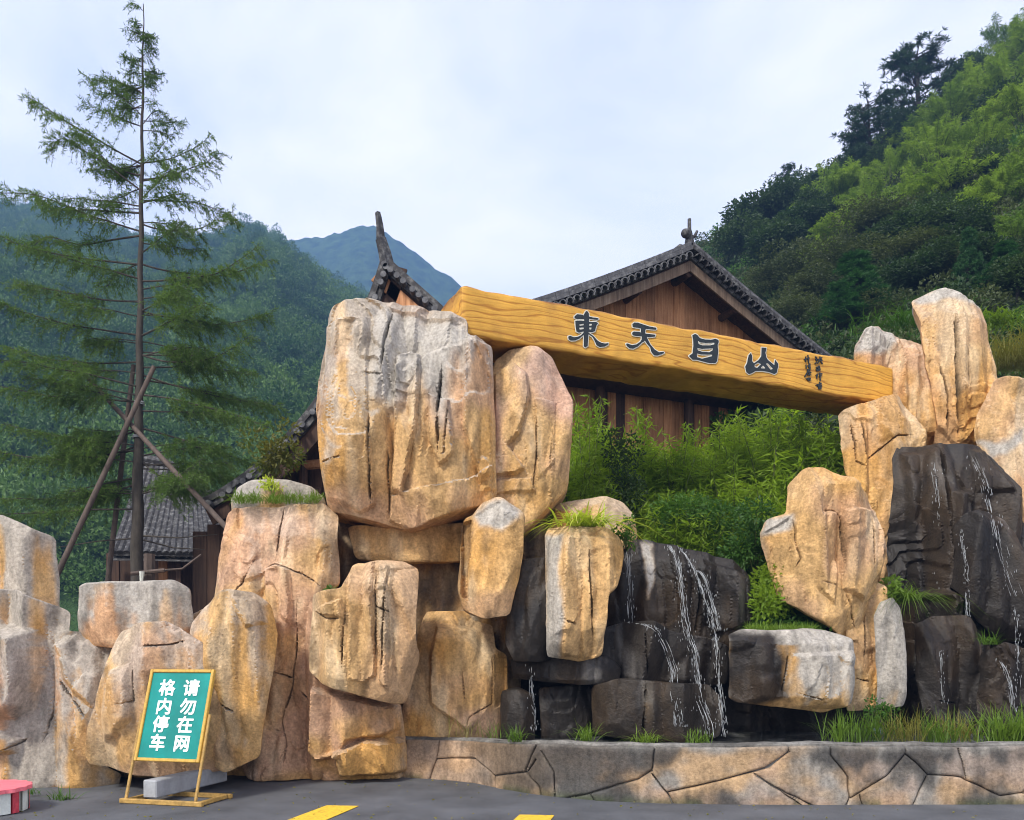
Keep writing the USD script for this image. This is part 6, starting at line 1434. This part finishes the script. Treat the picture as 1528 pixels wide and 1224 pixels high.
# ------------------------------------------------------------------ grasses
def tuft(name, label, px, py, Y, n, L, W, lean, mat, seed, spread=.10, cat='grass tuft', up=1.0, droop=1.0, z=None):
    rng = np.random.default_rng(seed)
    p = U(np.array([px]), np.array([py]), Y)[0]
    if z is not None: p[2] = z
    b = np.stack([rng.normal(0, spread, n), rng.normal(0, spread * .6, n), np.zeros(n)], 1) + p
    return obj(name, blades(b, L, W, lean, rng, up=up, droop=droop), mat, None, True, None, label, cat, kind=None)
TU = [('grass tuft at the foot of the brown shaded block', 768, 1107, 9.75, 60, .26, .010, .9, L_grass, .05), ('grass tuft in front of the dark hollow', 872, 1107, 9.55, 70, .30, .011, .8, L_grass, .06), ('low spreading grass tuft before the foot block of the waterfall', 965, 1110, 9.4, 70, .24, .010, 1.1, L_grass, .07), ('upright grass tuft where the main waterfall meets the pool', 1042, 1112, 9.35, 60, .27, .010, .7, L_grass, .07), ('sparse thin weeds growing before the leaning slab', 690, 1100, 10.05, 34, .36, .006, .5, L_gold, .16), ('short grass right of the sparse thin weeds', 735, 1102, 9.95, 26, .28, .008, .6, L_grass, .06),
      ('green grass clump below the jutting grey slab', 1258, 1108, 9.6, 130, .42, .010, .6, L_grass, .11), ('grass clump under the slender standing stone', 1305, 1106, 9.7, 130, .44, .009, .6, L_grass, .12), ('yellowish grass clump left of the square low block', 1350, 1106, 9.6, 150, .46, .008, .7, L_gold, .14), ('mixed grass clump below the square low block', 1400, 1108, 9.6, 150, .46, .009, .6, L_grass, .13), ('yellowish grass clump right of the square low block', 1432, 1106, 9.7, 110, .42, .008, .7, L_gold, .10), ('tall bright grass clump near the bottom right corner', 1492, 1108, 9.45, 170, .50, .013, .6, L_grass, .12), ('grass clump at the right end of the pool edge', 1530, 1108, 9.4, 140, .50, .013, .6, L_grass, .10),
      ('small tuft sprouting from the wet block low in the cliff', 1478, 962, 11.0, 50, .28, .011, 1.0, L_grass, .07), ('short weed between the pink drum and the rock', 92, 1196, 9.15, 46, .22, .012, .8, L_creep, .06), ('tiny weed at the foot of the grey rock mass', 48, 1186, 9.35, 26, .12, .010, .8, L_creep, .04)]
for k, (lab, px, py, Y, n, L, W, lean, mt, sp) in enumerate(TU):
    tuft('grass_tuft', lab, px, py, Y, n, L, W, lean, mt, 1000 + k, sp)
tuft('hanging_grass', 'long drooping grass tuft hanging over the slender standing stone', 1352, 896, 11.15, 260, .55, .009, 1.15, L_grass, 1050, .08, up=.75, droop=1.25)
tuft('hanging_grass', 'arching reeds on top of the rounded boulder behind the beam end', 1345, 486, 16.5, 260, .50, .018, 1.1, L_creep, 1051, .45, up=.9)
tuft('tall_grass', 'golden grass slope at the right edge above the rocks', 1525, 548, 16.0, 700, 1.0, .012, .8, L_gold, 1052, .42, up=.9)
tuft('tall_grass', 'fresh green leaves beside the tallest rock pillar', 1476, 486, 16.5, 260, .42, .028, 1.0, L_grass, 1053, .35, up=.9)
tuft('spiky_plant', 'yellow green spiky plant with arching leaves on the ochre hanging block', 872, 786, 10.34, 150, .50, .024, 1.15, L_spider, 1054, .13, 'plant', up=.80, droop=1.15)
rng = np.random.default_rng(66)
cl_ = rng.uniform(345, 480, 26)
gx_ = np.clip(cl_[rng.integers(0, 26, 620)] + rng.normal(0, 5, 620), 340, 482)
pb = U(gx_, rng.uniform(745, 753, 620), rng.uniform(10.5, 11.0, 620))
obj('grass_strip', blades(pb, .19, .010, 1.0, rng), L_grass, None, True, None, 'strip of short bright grass along the top of the tall slab', 'grass', kind='stuff')
pb = U(rng.uniform(1115, 1215, 900), rng.uniform(938, 946, 900), rng.uniform(10.2, 10.9, 900))
obj('grass_strip', blades(pb, .14, .009, .9, rng), L_grass, None, True, None, 'short grass on the jutting grey slab below the creeper', 'grass', kind='stuff')
# ------------------------------------------------------------------ damp valley air
hz_box = trimesh.creation.box([1800, 1000, 340]); hz_box.apply_translation((0, 300, 340 / 2 - 5))
M_haze = usdkit.material(stage, LK + 'haze', {'v': ('principled_volume', {'color': (0.27, 0.50, 1.0), 'density': 0.00082, 'anisotropy': 0.2})}, [], volume='v.volume')
obj('haze', vf(hz_box), M_haze, None, False, None, None, None, kind='stuff')

rng = np.random.default_rng(91)
n = 260
X = rng.uniform(-5.5, 6.5, n); Y = np.concatenate([rng.uniform(8.0, 10.6, n)])
s_ok = [i for i in range(n) if Y[i] < np.interp(X[i], WXY[:, 0], WXY[:, 1]) - .03]
P = np.stack([X[s_ok], Y[s_ok], np.full(len(s_ok), .008)], 1)
d = np.column_stack([rng.normal(0, 1, (len(P), 2)), np.full(len(P), .12)])
obj('leaf_litter', leaves(P, d, .035, .018, rng), L_gold, None, False, None, 'scattered small fallen leaves and bits on the asphalt', 'leaf litter', kind='stuff')
